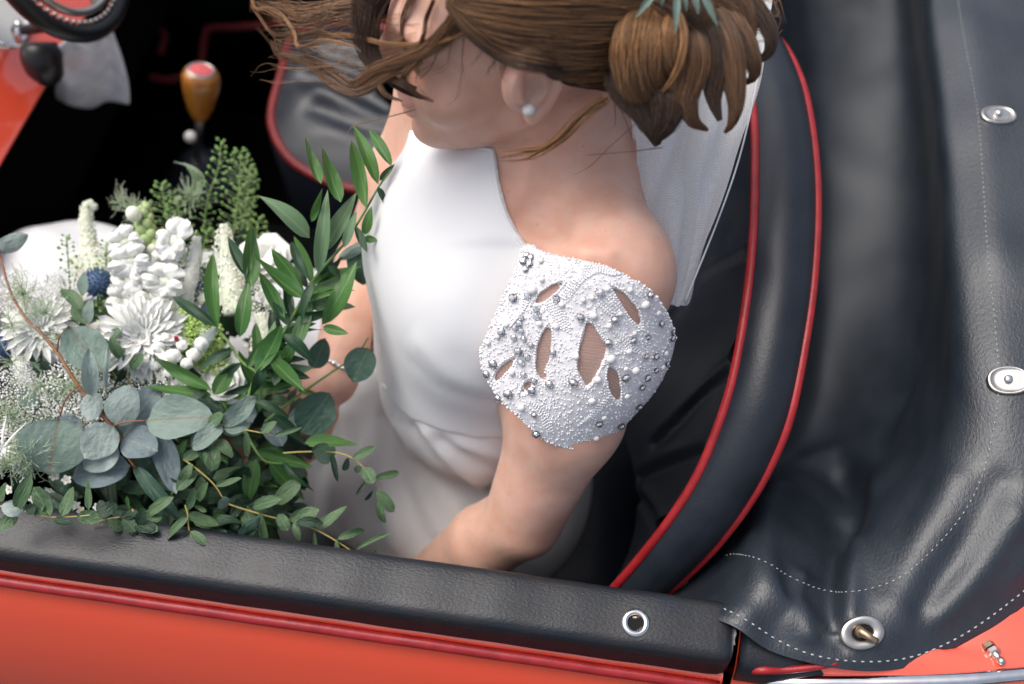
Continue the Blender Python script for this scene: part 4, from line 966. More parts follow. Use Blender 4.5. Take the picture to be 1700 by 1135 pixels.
# bun of pinned curls
bun = [
 ('hair_mid', [(985, -30, .735), (1030, -10, .735), (1052, 25, .740), (1035, 70, .745), (1005, 100, .755), (960, 118, .765), (915, 118, .767)], [9, 11, 11, 10, 8, 6, 3], 260, .5),
 ('hair_gold', [(1075, 15, .735), (1062, 45, .728), (1058, 85, .728), (1064, 125, .737), (1085, 155, .752), (1110, 165, .765)], [12, 17, 19, 18, 12, 6], 420, .4),
 ('hair_gold', [(1115, 20, .738), (1108, 55, .730), (1112, 95, .735), (1130, 128, .748)], [9, 12, 11, 6], 260, .45),
 ('hair_dark', [(1030, 95, .762), (1040, 140, .758), (1068, 180, .757), (1085, 215, .762), (1092, 240, .772)], [15, 16, 13, 9, 3], 380, .5),
 ('hair_dark', [(1100, 130, .752), (1110, 170, .750), (1105, 205, .755), (1085, 236, .765)], [14, 14, 9, 2.5], 320, .5),
 ('hair_mid', [(1135, 40, .742), (1150, 85, .738), (1148, 130, .742), (1140, 165, .747), (1150, 200, .755), (1175, 216, .765)], [9, 12, 12, 9, 5, 1.2], 320, .5),
 ('hair_dark', [(1150, 10, .747), (1180, 60, .742), (1190, 110, .744), (1185, 160, .750), (1195, 200, .757)], [11, 13, 11, 7, 2], 320, .5),
 ('hair_mid', [(1185, 20, .747), (1208, 70, .742), (1218, 120, .744), (1222, 170, .750), (1215, 205, .757), (1203, 220, .763)], [9, 10, 10, 8, 5, 1.2], 300, .5),
 ('hair_mid', [(1195, 10, .752), (1225, 55, .747), (1247, 95, .749), (1254, 122, .757), (1240, 136, .763), (1222, 128, .767)], [9, 11, 10, 7, 4, 1], 300, .5),
 ('hair_dark', [(1215, -20, .757), (1252, 10, .752), (1275, 45, .755), (1280, 80, .762), (1262, 98, .767), (1245, 92, .770)], [8, 9, 7, 5.5, 4, 2.5], 240, .5),
 ('hair_mid', [(1160, -40, .752), (1200, -15, .747), (1232, 15, .749), (1245, 50, .755), (1238, 75, .760)], [12, 13, 10, 7, 4], 280, .5),
 ('hair_mid', [(1060, -30, .737), (1110, -12, .732), (1150, 10, .734), (1180, 40, .739)], [14, 16, 15, 10], 380, .5),
 ('hair_gold', [(1128, 20, .730), (1136, 55, .725), (1132, 95, .727), (1118, 130, .735), (1100, 152, .743)], [2.5, 3, 3, 2.5, 1.5], 60, .6),
 ('hair_dark', [(1020, 20, .757), (1060, 60, .762), (1100, 100, .767), (1150, 120, .772)], [30, 34, 34, 28], 300, .5),
 ('hair_dark', [(1120, -20, .762), (1160, 40, .767), (1200, 80, .772), (1230, 90, .777)], [26, 28, 24, 14], 260, .5),
]
for mt_, gd, wd_, n_, fl in bun: lock('curl', gd, wd_, int(n_*2.0), mt_, flat=fl, rad=.00023, pts=18, wav=.4, tip=.5)
# hair drawn over the top of the ear
for mt_, dy, n_ in (('hair_dark', 0, 260), ('hair_mid', -6, 240), ('hair_gold', -10, 40)):
    lock('temple_lock', [(745, 5+dy, .742), (790, 52+dy, .742), (840, 86+dy, .744), (890, 101+dy, .744), (940, 106+dy, .748), (990, 98+dy, .752), (1035, 70+dy, .752)], [4, 8, 9, 8, 8, 8, 6], n_, mt_, rad=.00024, flat=.4, wav=.4, hug=.009, core=mt_ == 'hair_dark')
for k in range(9):
    x0 = hr.uniform(790, 880); y0 = hr.uniform(70, 95); lock('loose_strand', [(x0, y0, .745), (x0-hr.uniform(2, 10), y0+hr.uniform(10, 22), .75), (x0-hr.uniform(0, 22), y0+hr.uniform(25, 45), .76)], [2, 2.5], 4, 'hair_mid', rad=.00015, flat=1, core=False, wav=1)
# wind-blown locks across the face
blown = [
 ('hair_mid', [(860, -25, .715), (800, -5, .722), (757, 30, .735), (738, 62, .745), (698, 87, .755), (657, 105, .765), (622, 119, .775), (589, 141, .785), (562, 127, .79), (522, 103, .795), (481, 95, .80), (463, 89, .80), (456, 66, .80)], [8, 8, 7, 6.5, 6, 5.5, 5, 4.5, 4, 3.5, 3.5, 3.5, 4], 170, .55),
 ('hair_gold', [(900, -10, .715), (860, 14, .722), (792, 42, .737), (720, 72, .752), (643, 73, .77), (589, 60, .785), (535, 58, .795), (495, 54, .80), (454, 57, .80), (432, 30, .80), (416, 8, .80)], [2.5, 2.5, 2.2, 2, 2, 2, 2, 2, 1.8, 1.5, 1.2], 50, .7),
 ('hair_gold', [(416, -10, .80), (424, 14, .80), (449, 14, .80), (470, 27, .795), (489, 54, .79), (493, 76, .785), (508, 76, .78), (540, 66, .775), (590, 78, .77)], [1.5, 1.8, 1.8, 1.6, 1.5, 1.5, 1.3, 1.3, 1.3], 34, .7),
 ('hair_dark', [(640, -40, .765), (612, 0, .775), (606, 45, .78), (615, 90, .785), (640, 122, .785), (668, 148, .785), (700, 164, .79)], [14, 15, 12, 8, 4.5, 2, .6], 200, .5),
 ('hair_mid', [(690, 150, .775), (660, 135, .775), (637, 127, .775), (631, 142, .775), (642, 158, .775), (668, 168, .78)], [3, 3, 2.6, 2, 1.5, .8], 50, .6),
 ('hair_mid', [(700, 100, .76), (650, 122, .77), (603, 151, .78), (573, 151, .785), (541, 133, .79), (508, 103, .79), (480, 97, .79)], [3, 3.2, 3, 2.8, 2.5, 2, 1.5], 60, .6),
 ('hair_mid', [(720, 0, .745), (708, 30, .752), (703, 60, .755), (690, 85, .76)], [1.6, 1.6, 1.6, 2], 30, .7),
 ('hair_mid', [(760, 20, .735), (700, 90, .752), (670, 130, .765), (690, 155, .775), (720, 168, .785)], [3, 3.5, 3, 2.2, 1], 60, .6),
 ('hair_gold', [(620, 0, .785), (560, 10, .79), (510, 25, .795), (460, 15, .80), (420, 0, .80)], [6, 7, 8, 8, 7], 60, 1.0),
 ('hair_mid', [(640, 20, .78), (570, 30, .79), (520, 45, .795), (470, 60, .80), (445, 75, .80)], [5, 6, 8, 9, 8], 36, 1.0),
 ('hair_mid', [(690, -20, .76), (668, 30, .77), (672, 80, .772), (700, 130, .772)], [5, 3, 2.5, 2], 24, .8),
]
for mt_, gd, wd_, n_, fl in blown: lock('blown_lock', gd, wd_, int(n_*1.5), mt_, flat=fl, rad=.0002, wav=1.0, tip=.8, pts=36, core=False)
# fine loose strands: nape wisps and fly-aways
nape = [[(1010, 165, .765), (975, 185, .762), (935, 228, .772), (880, 262, .787), (826, 268, .80)], [(1005, 170, .765), (965, 200, .764), (920, 240, .778), (830, 262, .80)], [(1000, 160, .765), (955, 195, .764), (905, 242, .78), (820, 250, .80)], [(1020, 165, .765), (1022, 200, .772), (1018, 215, .776)], [(1025, 168, .765), (1045, 215, .777), (1050, 236, .785)], [(1060, 200, .77), (1010, 245, .785), (980, 275, .797), (950, 290, .81)], [(1100, 245, .785), (1040, 252, .79), (970, 258, .795)]]
for q in nape[:3]: lock('nape_wisp', q, [2.5, 3.0, 2.2, 1.6], 16, 'hair_gold', rad=.0003, flat=.8, core=False, wav=.6, tip=.8, pts=30)
for q in nape[3:]: lock('nape_wisp', q, [.6, .6, .5], 2, 'hair_mid', rad=.00022, flat=1, core=False)
lock('loose_strand', [(690, 182, .80), (630, 198, .81), (589, 208, .815), (576, 222, .82)], [.6, .6, .4], 3, 'hair_gold', rad=.00022, flat=1, core=False)
for k in range(34):
    x0, y0 = hr.uniform(540, 700), hr.uniform(0, 140); dx = hr.uniform(-190, -90); sg = hr.uniform(-60, 50)
    lock('loose_strand', [(x0, y0, .785), (x0+dx*.4, y0+hr.uniform(-25, 25), .79), (x0+dx*.8, y0+sg*.6, .795), (x0+dx, y0+sg, .80)], [2, 3, 5], 2, 'hair_gold', rad=.00018, flat=1, core=False, wav=1.2)
for k in range(14):
    x0, y0 = hr.uniform(1240, 1285), hr.uniform(-10, 70)
    lock('loose_strand', [(x0, y0, .76), (x0+hr.uniform(5, 25), y0+hr.uniform(-20, 20), .765), (x0+hr.uniform(-5, 40), y0+hr.uniform(-30, 50), .77)], [2, 3], 2, 'hair_gold', rad=.00022, flat=1, core=False, wav=1)
for k in range(6):
    x0, y0 = hr.uniform(700, 860), hr.uniform(40, 110)
    lock('loose_strand', [(x0, y0, .752), (x0-hr.uniform(0, 20), y0+hr.uniform(30, 50), .76), (x0-hr.uniform(-10, 45), y0+hr.uniform(60, 90), .775)], [1, 1.5], 2, 'hair_mid', rad=.0002, flat=1, core=False, wav=1)
# ================================================================== the bouquet
def leaf_mat(name, c, c2, rib, rough=.42, tr_=.22, veins=0, coat=.0, spec=.45):
    m = bpy.data.materials.new(name); m.use_nodes = True; n = m.node_tree.nodes; l = m.node_tree.links; p = n['Principled BSDF']; o = n['Material Output']
    tc = n.new('ShaderNodeTexCoord'); no = n.new('ShaderNodeTexNoise'); no.inputs['Scale'].default_value = 5; no.inputs['Detail'].default_value = 5; l.new(tc.outputs['Object'], no.inputs['Vector'])
    oi = n.new('ShaderNodeObjectInfo'); ad = n.new('ShaderNodeMath'); ad.operation = 'MULTIPLY_ADD'; ad.inputs[1].default_value = .55; l.new(oi.outputs['Random'], ad.inputs[0])
    sc_ = n.new('ShaderNodeMath'); sc_.operation = 'MULTIPLY_ADD'; sc_.inputs[1].default_value = .9; sc_.inputs[2].default_value = -.22; l.new(no.outputs[0], sc_.inputs[0]); l.new(sc_.outputs[0], ad.inputs[2])
    mx = n.new('ShaderNodeMix'); mx.data_type = 'RGBA'; mx.inputs[6].default_value = (*c, 1); mx.inputs[7].default_value = (*c2, 1); l.new(ad.outputs[0], mx.inputs[0])
    sx = n.new('ShaderNodeSeparateXYZ'); l.new(tc.outputs['Object'], sx.inputs[0]); ab = n.new('ShaderNodeMath'); ab.operation = 'ABSOLUTE'; l.new(sx.outputs[0], ab.inputs[0])
    rp = n.new('ShaderNodeMapRange'); rp.inputs[1].default_value = .012; rp.inputs[2].default_value = .035; rp.inputs[3].default_value = .75; rp.inputs[4].default_value = 0; l.new(ab.outputs[0], rp.inputs[0])
    m2 = n.new('ShaderNodeMix'); m2.data_type = 'RGBA'; m2.inputs[7].default_value = (*rib, 1); l.new(rp.outputs[0], m2.inputs[0]); l.new(mx.outputs[2], m2.inputs[6])
    l.new(m2.outputs[2], p.inputs['Base Color']); p.inputs['Roughness'].default_value = rough; p.inputs['Coat Weight'].default_value = coat; p.inputs['Specular IOR Level'].default_value = spec
    b = n.new('ShaderNodeBump'); b.inputs['Strength'].default_value = .35; b.inputs['Distance'].default_value = .01
    if veins:
        wv = n.new('ShaderNodeTexWave'); wv.bands_direction = 'X'; wv.inputs['Scale'].default_value = veins; wv.inputs['Distortion'].default_value = .6; l.new(tc.outputs['Object'], wv.inputs['Vector']); l.new(wv.outputs['Fac'], b.inputs['Height'])
    else: l.new(no.outputs[0], b.inputs['Height'])
    l.new(b.outputs[0], p.inputs['Normal'])
    t = n.new('ShaderNodeBsdfTranslucent'); l.new(m2.outputs[2], t.inputs[0]); ms = n.new('ShaderNodeMixShader'); ms.inputs[0].default_value = tr_
    l.new(p.outputs[0], ms.inputs[1]); l.new(t.outputs[0], ms.inputs[2]); l.new(ms.outputs[0], o.inputs[0])
    return m
M['ruscus'] = leaf_mat('glossy green leaf', (.030, .125, .022), (.100, .235, .052), (.16, .30, .08), .33, .2, 14, .2)
M['ruscus_pale'] = leaf_mat('pale leaf underside', (.13, .24, .12), (.19, .30, .17), (.26, .36, .2), .5, .25, 14)
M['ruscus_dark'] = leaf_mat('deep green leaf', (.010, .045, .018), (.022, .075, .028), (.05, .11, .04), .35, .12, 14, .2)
M['euc'] = leaf_mat('silver eucalyptus leaf', (.12, .19, .150), (.21, .28, .245), (.20, .17, .12), .55, .15)
M['euc_blue'] = leaf_mat('blue grey eucalyptus leaf', (.12, .17, .18), (.19, .25, .27), (.22, .25, .22), .55, .12)
M['euc_pale'] = leaf_mat('pale eucalyptus leaf', (.27, .35, .32), (.36, .43, .40), (.34, .40, .34), .55, .2)
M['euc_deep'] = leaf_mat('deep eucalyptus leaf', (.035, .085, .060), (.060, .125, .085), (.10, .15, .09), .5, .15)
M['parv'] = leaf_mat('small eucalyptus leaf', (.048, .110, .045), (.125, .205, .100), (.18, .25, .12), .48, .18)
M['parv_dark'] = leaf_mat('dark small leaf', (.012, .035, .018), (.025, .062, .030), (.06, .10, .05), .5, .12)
M['stem_green'] = mat('green stem', (.16, .28, .07), .5, (.10, .20, .05), 60)
M['stem_yellow'] = mat('yellow stem', (.42, .36, .12), .5, (.34, .25, .08), 60)
M['stem_red'] = mat('red brown stem', (.20, .075, .045), .5, (.26, .13, .06), 60)
M['stem_dark'] = mat('dark stem', (.03, .04, .02), .7)
def petal_mat(name, c, c2): return mat(name, c, .6, c2, 60, sss=.002, sssr=(1, 1, .9))
M['petal'] = petal_mat('white petal', (.86, .86, .83), (.82, .83, .77))
M['petal_cream'] = petal_mat('cream petal', (.82, .83, .72), (.74, .78, .62))
M['bud_green'] = petal_mat('green bud', (.34, .46, .20), (.45, .55, .28))
M['seed'] = petal_mat('green seed', (.17, .32, .09), (.27, .42, .15))
M['lime'] = petal_mat('lime floret', (.36, .52, .13), (.46, .60, .22))
M['thistle'] = mat('blue thistle', (.035, .075, .16), .6, (.08, .14, .24), 300)
M['frond'] = petal_mat('feathery green', (.22, .34, .17), (.36, .46, .30))
M['yellow'] = petal_mat('yellow stamen', (.70, .55, .10), (.6, .5, .1))
M['redbud'] = petal_mat('red bud', (.35, .02, .05), (.45, .05, .08))

def leaf_mesh(name, wf, mt, n=9, bend=.10, fold_=.12, tw=0., wave=0.):
    """unit leaf: base at the origin, tip at y = 1, full width 1 at its widest"""
    t = np.linspace(0, 1, n); c = np.array([-1, -.55, 0, .55, 1]); v = []
    for i, y in enumerate(t):
        for x in c:
            w_ = wf(y)*.5*x; a = tw*(y-.3); z = bend*math.sin(math.pi*y)*1.0-bend*.6*y*y+fold_*abs(x)*wf(y)*.5+wave*math.sin(y*9+x*2)*abs(x)
            v.append((w_*math.cos(a)-z*math.sin(a)*.3, y, z*math.cos(a)+w_*math.sin(a)))
    return mesh_data(name, v, gridf(n, 5), M[mt])
lanc = lambda y: min(1., max(0., y)**.62*max(0., 1-y)**.95*2.02)
oval_ = lambda y: math.sqrt(max(0, 1-(2*min(.999, max(.001, y))-1)**2))**.95
roundl = lambda y: max(0., math.sin(math.pi*min(1., max(0., y))**.86))**.60
LM = {}
for mt_ in ('ruscus', 'ruscus_pale', 'ruscus_dark'):
    LM[mt_] = [leaf_mesh('leaf_blade', lanc, mt_, 11, b, .24, tw) for b, tw in ((.05, .5), (-.06, -.7), (.09, 1.1), (-.03, .2), (.12, -.5))]
for mt_ in ('euc', 'euc_blue', 'euc_pale', 'euc_deep'):
    LM[mt_] = [leaf_mesh('leaf_blade', roundl, mt_, 13, b, f_, 0, wv_) for b, f_, wv_ in ((.06, .14, .035), (-.08, .08, .05), (.11, -.12, .03), (.04, .22, .04))]
for mt_ in ('parv', 'parv_dark'):
    LM[mt_] = [leaf_mesh('leaf_blade', oval_, mt_, 9, b, .14, tw) for b, tw in ((.05, .0), (-.07, .5), (.09, -.5), (.02, .9))]
bq = tag(empty('bouquet', Uz(400, 760, .66)), 'loose bridal bouquet of white flowers, ruscus and eucalyptus resting on the lap', 'bouquet')
lr = random.Random(5)
def dome(px, py):
    return .985+.10*((px-250)/330)**2+.16*max(0, (620-py)/330)**1.2-.05*max(0, (py-740)/130)
def leaf(part, kind, bx_, by_, tx, ty, wpx, d0=None, d1=None, tilt=None, name='leaf'):
    d0 = dome(bx_, by_) if d0 is None else d0; d1 = d0+lr.uniform(-.012, .02) if d1 is None else d1
    b = U(bx_, by_, d0); t = U(tx, ty, d1); L = np.linalg.norm(t-b); ey = (t-b)/L
    vn = nrm(CAM-b); tl = lr.uniform(-.5, .5) if tilt is None else tilt
    ez = nrm(vn*.8+np.array([0, 0, .4])); ez = nrm(ez-(ez@ey)*ey); ex = np.cross(ey, ez); k = math.cos(tl)
    ez, ex = ez*math.cos(tl)+ex*math.sin(tl), ex*math.cos(tl)-ez*math.sin(tl)
    W = wpx*KPX*d0/max(.45, k)*(1.32 if 'ruscus' in kind else 1.04)
    Mx = Matrix(((ex[0]*W, ey[0]*L, ez[0]*L, b[0]), (ex[1]*W, ey[1]*L, ez[1]*L, b[1]), (ex[2]*W, ey[2]*L, ez[2]*L, b[2]), (0, 0, 0, 1)))
    return inst(name, lr.choice(LM[kind]), part, Mx)
def branch(name, pl, r0, r1, mt, sides=6):
    P = cat([U(*(a if len(a) == 3 else (a[0], a[1], dome(*a)))) for a in pl], 6)
    return build(name, *tube(P, np.linspace(r0, r1, len(P)), sides), M[mt], bq)
# ---- ruscus
r1 = branch('ruscus_branch', [(400, 720, .975), (415, 650, .97), (440, 600, .965), (471, 552, .965), (497, 505, .965), (528, 454, .965), (570, 406, .955), (605, 352, .945), (630, 308, .94), (650, 282, .935)], .0021, .0009, 'stem_green')
RL = [(628, 306, 585, 203, 24, 0), (609, 346, 585, 233, 24, 0), (650, 276, 612, 214, 20, 0), (536, 419, 592, 320, 32, 1), (571, 411, 592, 349, 18, 1), (566, 336, 533, 243, 27, 0), (533, 305, 505, 227, 20, 0), (514, 395, 430, 322, 34, 1), (528, 454, 544, 314, 26, 1), (517, 368, 535, 311, 14, 0), (503, 495, 417, 422, 28, 0), (512, 463, 482, 398, 17, 2),
      (417, 476, 417, 368, 32, 0), (409, 459, 378, 393, 20, 2), (473, 527, 430, 450, 24, 0), (535, 539, 593, 434, 30, 0), (503, 501, 578, 482, 13, 0), (398, 560, 413, 464, 28, 0), (490, 578, 519, 493, 28, 0), (536, 543, 579, 554, 18, 0), (605, 389, 617, 342, 18, 0), (605, 395, 627, 399, 13, 0), (627, 310, 640, 345, 12, 2), (630, 300, 655, 272, 12, 2),
      (425, 618, 470, 538, 32, 0), (450, 595, 505, 650, 28, 0), (422, 666, 481, 692, 16, 2), (470, 555, 520, 600, 22, 2), (495, 560, 470, 610, 20, 0), (455, 640, 480, 590, 20, 2), (440, 605, 415, 660, 20, 2), (520, 470, 500, 540, 18, 2), (545, 440, 570, 470, 15, 2), (590, 375, 610, 420, 14, 2), (480, 540, 452, 500, 16, 2)]
for a in RL: leaf(r1, ('ruscus', 'ruscus_pale', 'ruscus_dark')[a[5]], *a[:5], d0=float(np.interp(a[1], [280, 700], [.935, .97])), tilt=lr.uniform(-.35, .35))
SP = cat(np.array([(415, 650), (440, 600), (471, 552), (497, 505), (528, 454), (570, 406)], float), 6)
for k in range(34):
    x, y = SP[lr.randrange(0, len(SP)-6)]; a = lr.choice((1, -1))*lr.uniform(.25, 1.25)+math.radians(55); L = lr.uniform(55, 95)
    leaf(r1, lr.choice(('ruscus', 'ruscus', 'ruscus_dark', 'ruscus_pale')), x, y, x+L*math.cos(a), y-L*math.sin(a), L*.24, d0=.975+lr.uniform(-.005, .02), tilt=lr.uniform(-.7, .7))
r2 = branch('ruscus_branch', [(362, 546, .975), (383, 573, .972), (402, 601, .97), (430, 625, .97), (432, 680, .98)], .0012, .0018, 'stem_green')
for a in [(363, 543, 352, 417, 25, 0), (362, 543, 283, 488, 20, 2), (387, 580, 326, 616, 19, 2), (352, 648, 250, 592, 24, 0), (352, 656, 240, 641, 22, 0), (355, 655, 390, 601, 28, 0), (383, 575, 372, 600, 12, 2), (402, 601, 350, 640, 14, 2), (410, 610, 440, 560, 16, 0), (430, 640, 370, 655, 14, 2), (345, 645, 300, 690, 16, 2)]:
    leaf(r2, ('ruscus', 'ruscus_pale', 'ruscus_dark')[a[5]], *a[:5], d0=.968, tilt=lr.uniform(-.3, .3))
r3 = branch('ruscus_branch', [(400, 700, .985), (420, 740, .98), (440, 765, .98), (470, 770, .985)], .0015, .001, 'stem_green')
for a in [(505, 735, 597, 738, 26, 0), (424, 747, 522, 776, 22, 0), (425, 762, 411, 836, 30, 0), (446, 766, 505, 830, 30, 0), (468, 766, 521, 816, 12, 2), (455, 690, 510, 740, 22, 2), (400, 760, 385, 880, 34, 2), (430, 800, 420, 900, 36, 2), (370, 800, 395, 905, 40, 2), (340, 790, 345, 880, 34, 2), (440, 850, 460, 905, 24, 2)]:
    leaf(r3, ('ruscus', 'ruscus_pale', 'ruscus_dark')[a[5]], *a[:5], d0=.99 if a[1] < 790 else 1.02, tilt=lr.uniform(-.3, .3))
# ---- silver dollar eucalyptus
e1_ = branch('eucalyptus_branch', [(-8, 392, 1.0), (4, 440, .985), (20, 490, .975), (46, 532, .965), (62, 546, .96), (95, 585, .955), (130, 640, .95), (185, 708, .95), (210, 745, .96), (228, 790, .985)], .0011, .0022, 'stem_red', 8)
EL = [(98, 695, 80, 788, 108, 'euc', .938, .93), (188, 706, 140, 760, 56, 'euc_pale', .94, .935), (195, 738, 138, 778, 50, 'euc_pale', .95, .945), (216, 772, 118, 792, 56, 'euc_blue', .96, .955), (191, 706, 218, 640, 54, 'euc_pale', .945, .94), (205, 725, 266, 638, 56, 'euc_blue', .965, .965), (205, 728, 262, 748, 56, 'euc_blue', .955, .945), (244, 698, 356, 692, 72, 'euc', .94, .935),
      (264, 714, 292, 820, 38, 'euc_blue', .955, .95), (222, 772, 300, 864, 24, 'euc_deep', .955, .95), (172, 676, 132, 672, 46, 'euc_pale', .945, .94), (152, 658, 146, 578, 26, 'euc_pale', .935, .92), (174, 648, 178, 574, 9, 'euc_pale', .935, .925), (114, 541, 174, 622, 66, 'euc', .945, .935), (97, 690, 135, 722, 34, 'euc_blue', .955, .955), (235, 745, 262, 795, 50, 'euc_deep', .985, .985), (60, 680, 30, 640, 30, 'euc', .97, .97)]
for a in EL: leaf(e1_, a[5], *a[:5], d0=a[6], d1=a[7], tilt=lr.uniform(-.2, .2))
for x0, y0, x1, y1, d in ((95, 583, 115, 541, .948), (130, 640, 100, 690, .945), (185, 708, 244, 698, .945), (205, 740, 224, 775, .955)):
    build('petiole', *tube(cat([U(x0, y0, d), U((x0+x1)/2-6, (y0+y1)/2-3, d-.006), U(x1, y1, d-.004)], 4), .0009, 6), M['stem_red'], e1_)
leaf(e1_, 'euc_pale', -6, 416, 44, 390, 26, .995, .985, .5)
e2_ = branch('eucalyptus_branch', [(440, 700, 1.0), (490, 660, 1.0), (540, 625, 1.005), (590, 590, 1.01), (612, 560, 1.01)], .0016, .0009, 'stem_green')
for a in [(500, 718, 548, 652, 62, 'euc_deep'), (478, 706, 538, 672, 38, 'euc'), (612, 578, 586, 634, 52, 'euc_deep'), (520, 612, 540, 562, 34, 'euc_deep'), (545, 770, 530, 720, 34, 'euc_deep'), (598, 400, 602, 474, 46, 'euc_deep'), (560, 430, 620, 400, 18, 'euc'), (464, 758, 500, 798, 38, 'euc'), (440, 640, 500, 625, 34, 'euc'), (470, 740, 440, 700, 34, 'euc_blue'), (616, 440, 612, 478, 14, 'euc_deep'), (340, 500, 350, 545, 26, 'euc_blue'), (317, 600, 358, 542, 24, 'euc_pale'), (420, 700, 380, 660, 40, 'euc_blue'), (375, 690, 330, 650, 44, 'euc_deep')]:
    leaf(e2_, a[5], *a[:5], d0=1.005, tilt=lr.uniform(-.3, .3))
# ---- small-leaved eucalyptus sprays
def spray(pl, leaves, d, kind='parv', mt='stem_yellow', r0=.0010, r1=.0006, pale=()):
    b = branch('eucalyptus_spray', [(x, y, d) for x, y in pl], r0, r1, mt)
    for i, a in enumerate(leaves): leaf(b, a[5] if len(a) > 5 else kind, *a[:5], d0=d-.002, d1=d+lr.uniform(-.012, .012), tilt=lr.uniform(-.35, .35))
spray([(370, 832), (395, 842), (450, 858), (500, 870), (545, 890), (600, 925), (640, 950)], [(420, 842, 466, 828, 20), (431, 851, 442, 904, 15), (462, 853, 478, 881, 19), (478, 862, 530, 846, 20), (488, 866, 497, 898, 12), (490, 868, 536, 868, 16, 'parv_dark'), (523, 878, 577, 841, 19), (522, 880, 524, 935, 7), (560, 895, 605, 879, 13), (559, 895, 561, 932, 9), (592, 912, 647, 885, 8), (590, 914, 595, 946, 8), (616, 930, 626, 913, 9), (616, 932, 634, 950, 17), (636, 943, 681, 934, 11)], .955)
spray([(470, 752), (501, 750), (546, 750), (579, 757), (605, 777), (623, 799), (634, 821)], [(585, 762, 624, 742, 15), (579, 760, 572, 781, 10, 'parv_dark'), (596, 773, 591, 785, 12, 'parv_dark'), (603, 776, 620, 802, 21), (623, 793, 663, 784, 13), (609, 797, 591, 822, 6, 'parv_dark'), (620, 814, 608, 830, 5, 'parv_dark'), (625, 814, 654, 850, 19), (627, 832, 638, 869, 13), (518, 750, 547, 739, 17, 'parv_dark'), (551, 753, 560, 800, 10, 'parv_dark')], .965)
spray([(-10, 838), (0, 840), (35, 847), (83, 858), (127, 857), (150, 855)], [(38, 849, 2, 838, 28, 'euc_pale'), (28, 845, 51, 789, 23), (-4, 832, 13, 802, 18), (-2, 880, 28, 853, 22), (83, 856, 56, 810, 25), (103, 856, 123, 808, 21), (147, 846, 147, 790, 13), (127, 858, 174, 858, 25), (58, 856, 74, 838, 13), (165, 858, 194, 836, 22, 'parv_dark'), (45, 852, 60, 838, 20, 'parv_dark'), (90, 860, 120, 872, 16, 'parv_dark')], .898, mt='stem_yellow')
spray([(352, 690), (370, 706), (400, 712), (432, 718), (455, 723)], [(370, 706, 425, 657, 30, 'euc'), (370, 706, 319, 747, 31, 'euc'), (372, 712, 416, 705, 26, 'euc'), (352, 738, 352, 782, 27), (342, 712, 318, 727, 20), (345, 704, 372, 688, 22), (432, 718, 460, 700, 13), (455, 723, 501, 709, 8), (409, 716, 411, 758, 11), (362, 730, 385, 760, 20), (330, 735, 345, 770, 18, 'parv_dark')], .935)
spray([(305, 762), (335, 785), (357, 806), (372, 830)], [(304, 762, 340, 743, 19), (320, 747, 363, 705, 36, 'euc'), (314, 713, 348, 704, 24), (293, 814, 328, 780, 20), (357, 806, 402, 794, 11), (368, 825, 374, 844, 20, 'euc'), (320, 862, 362, 870, 22), (320, 770, 300, 800, 16), (345, 800, 330, 830, 15)], .94)
spray([(308, 838), (312, 855), (314, 880), (325, 905)], [(313, 857, 275, 897, 15), (313, 854, 363, 872, 20), (316, 882, 345, 905, 14), (312, 880, 318, 905, 20, 'parv_dark'), (312, 845, 322, 810, 14)], .925)
spray([(133, 482), (146, 538), (162, 570), (178, 602), (205, 645)], [(139, 491, 139, 452, 17, 'euc'), (139, 514, 103, 478, 22), (141, 537, 120, 507, 21), (146, 537, 151, 496, 18, 'euc'), (170, 562, 203, 546, 12), (158, 565, 129, 546, 16), (180, 586, 166, 555, 13), (206, 616, 177, 621, 10), (165, 575, 150, 600, 12, 'parv_dark')], .985, mt='stem_yellow')
spray([(190, 565), (206, 600), (212, 625), (220, 650)], [(206, 599, 183, 559, 16), (217, 613, 238, 587, 17), (210, 610, 195, 640, 12, 'parv_dark')], .98, mt='stem_yellow')
spray([(150, 870), (175, 862), (200, 858)], [(175, 862, 165, 830, 16, 'parv_dark'), (180, 862, 205, 880, 18), (200, 858, 230, 850, 16, 'parv_dark'), (205, 860, 225, 882, 20), (225, 870, 255, 880, 22, 'parv_dark')], .925)
spray([(220, 845), (228, 870), (232, 890)], [(228, 868, 262, 882, 20), (226, 860, 200, 870, 16, 'parv_dark'), (231, 880, 210, 885, 14, 'parv_dark'), (230, 872, 240, 845, 16, 'parv_dark')], .925)
# ---- flowers
def part(name, px, py, d=None): return empty(name, U(px, py, dome(px, py) if d is None else d), bq)
def beads(name, pts, mt, parent, stuff=True, jag=True):
    m = MB()
    for p, r_ in pts: m.add(ico(p, r_*np.array([lr.uniform(.45, 1.15) for _ in range(3)]) if jag else r_, 1))
    o = m.build(name, M[mt], parent); return tag(o, kind='stuff') if stuff else o
pm_ = leaf_mesh('petal_blade', lambda y: (.35+.65*min(1, y*1.6))*math.sqrt(max(0, 1-max(0, (y-.8)/.2)**2)), 'petal', 7, .10, .25)
pm2 = leaf_mesh('petal_blade', lambda y: (.5+.5*min(1, y*1.6))*math.sqrt(max(0, 1-max(0, (y-.6)/.4)**2)), 'petal', 7, .28, -.3)
def place(me, parent, name, b, ey, ez, L, W):
    ey = nrm(ey); ez = nrm(ez-(ez@ey)*ey); ex = np.cross(ey, ez)
    return inst(name, me, parent, Matrix(((ex[0]*W, ey[0]*L, ez[0]*L, b[0]), (ex[1]*W, ey[1]*L, ez[1]*L, b[1]), (ex[2]*W, ey[2]*L, ez[2]*L, b[2]), (0, 0, 0, 1))))
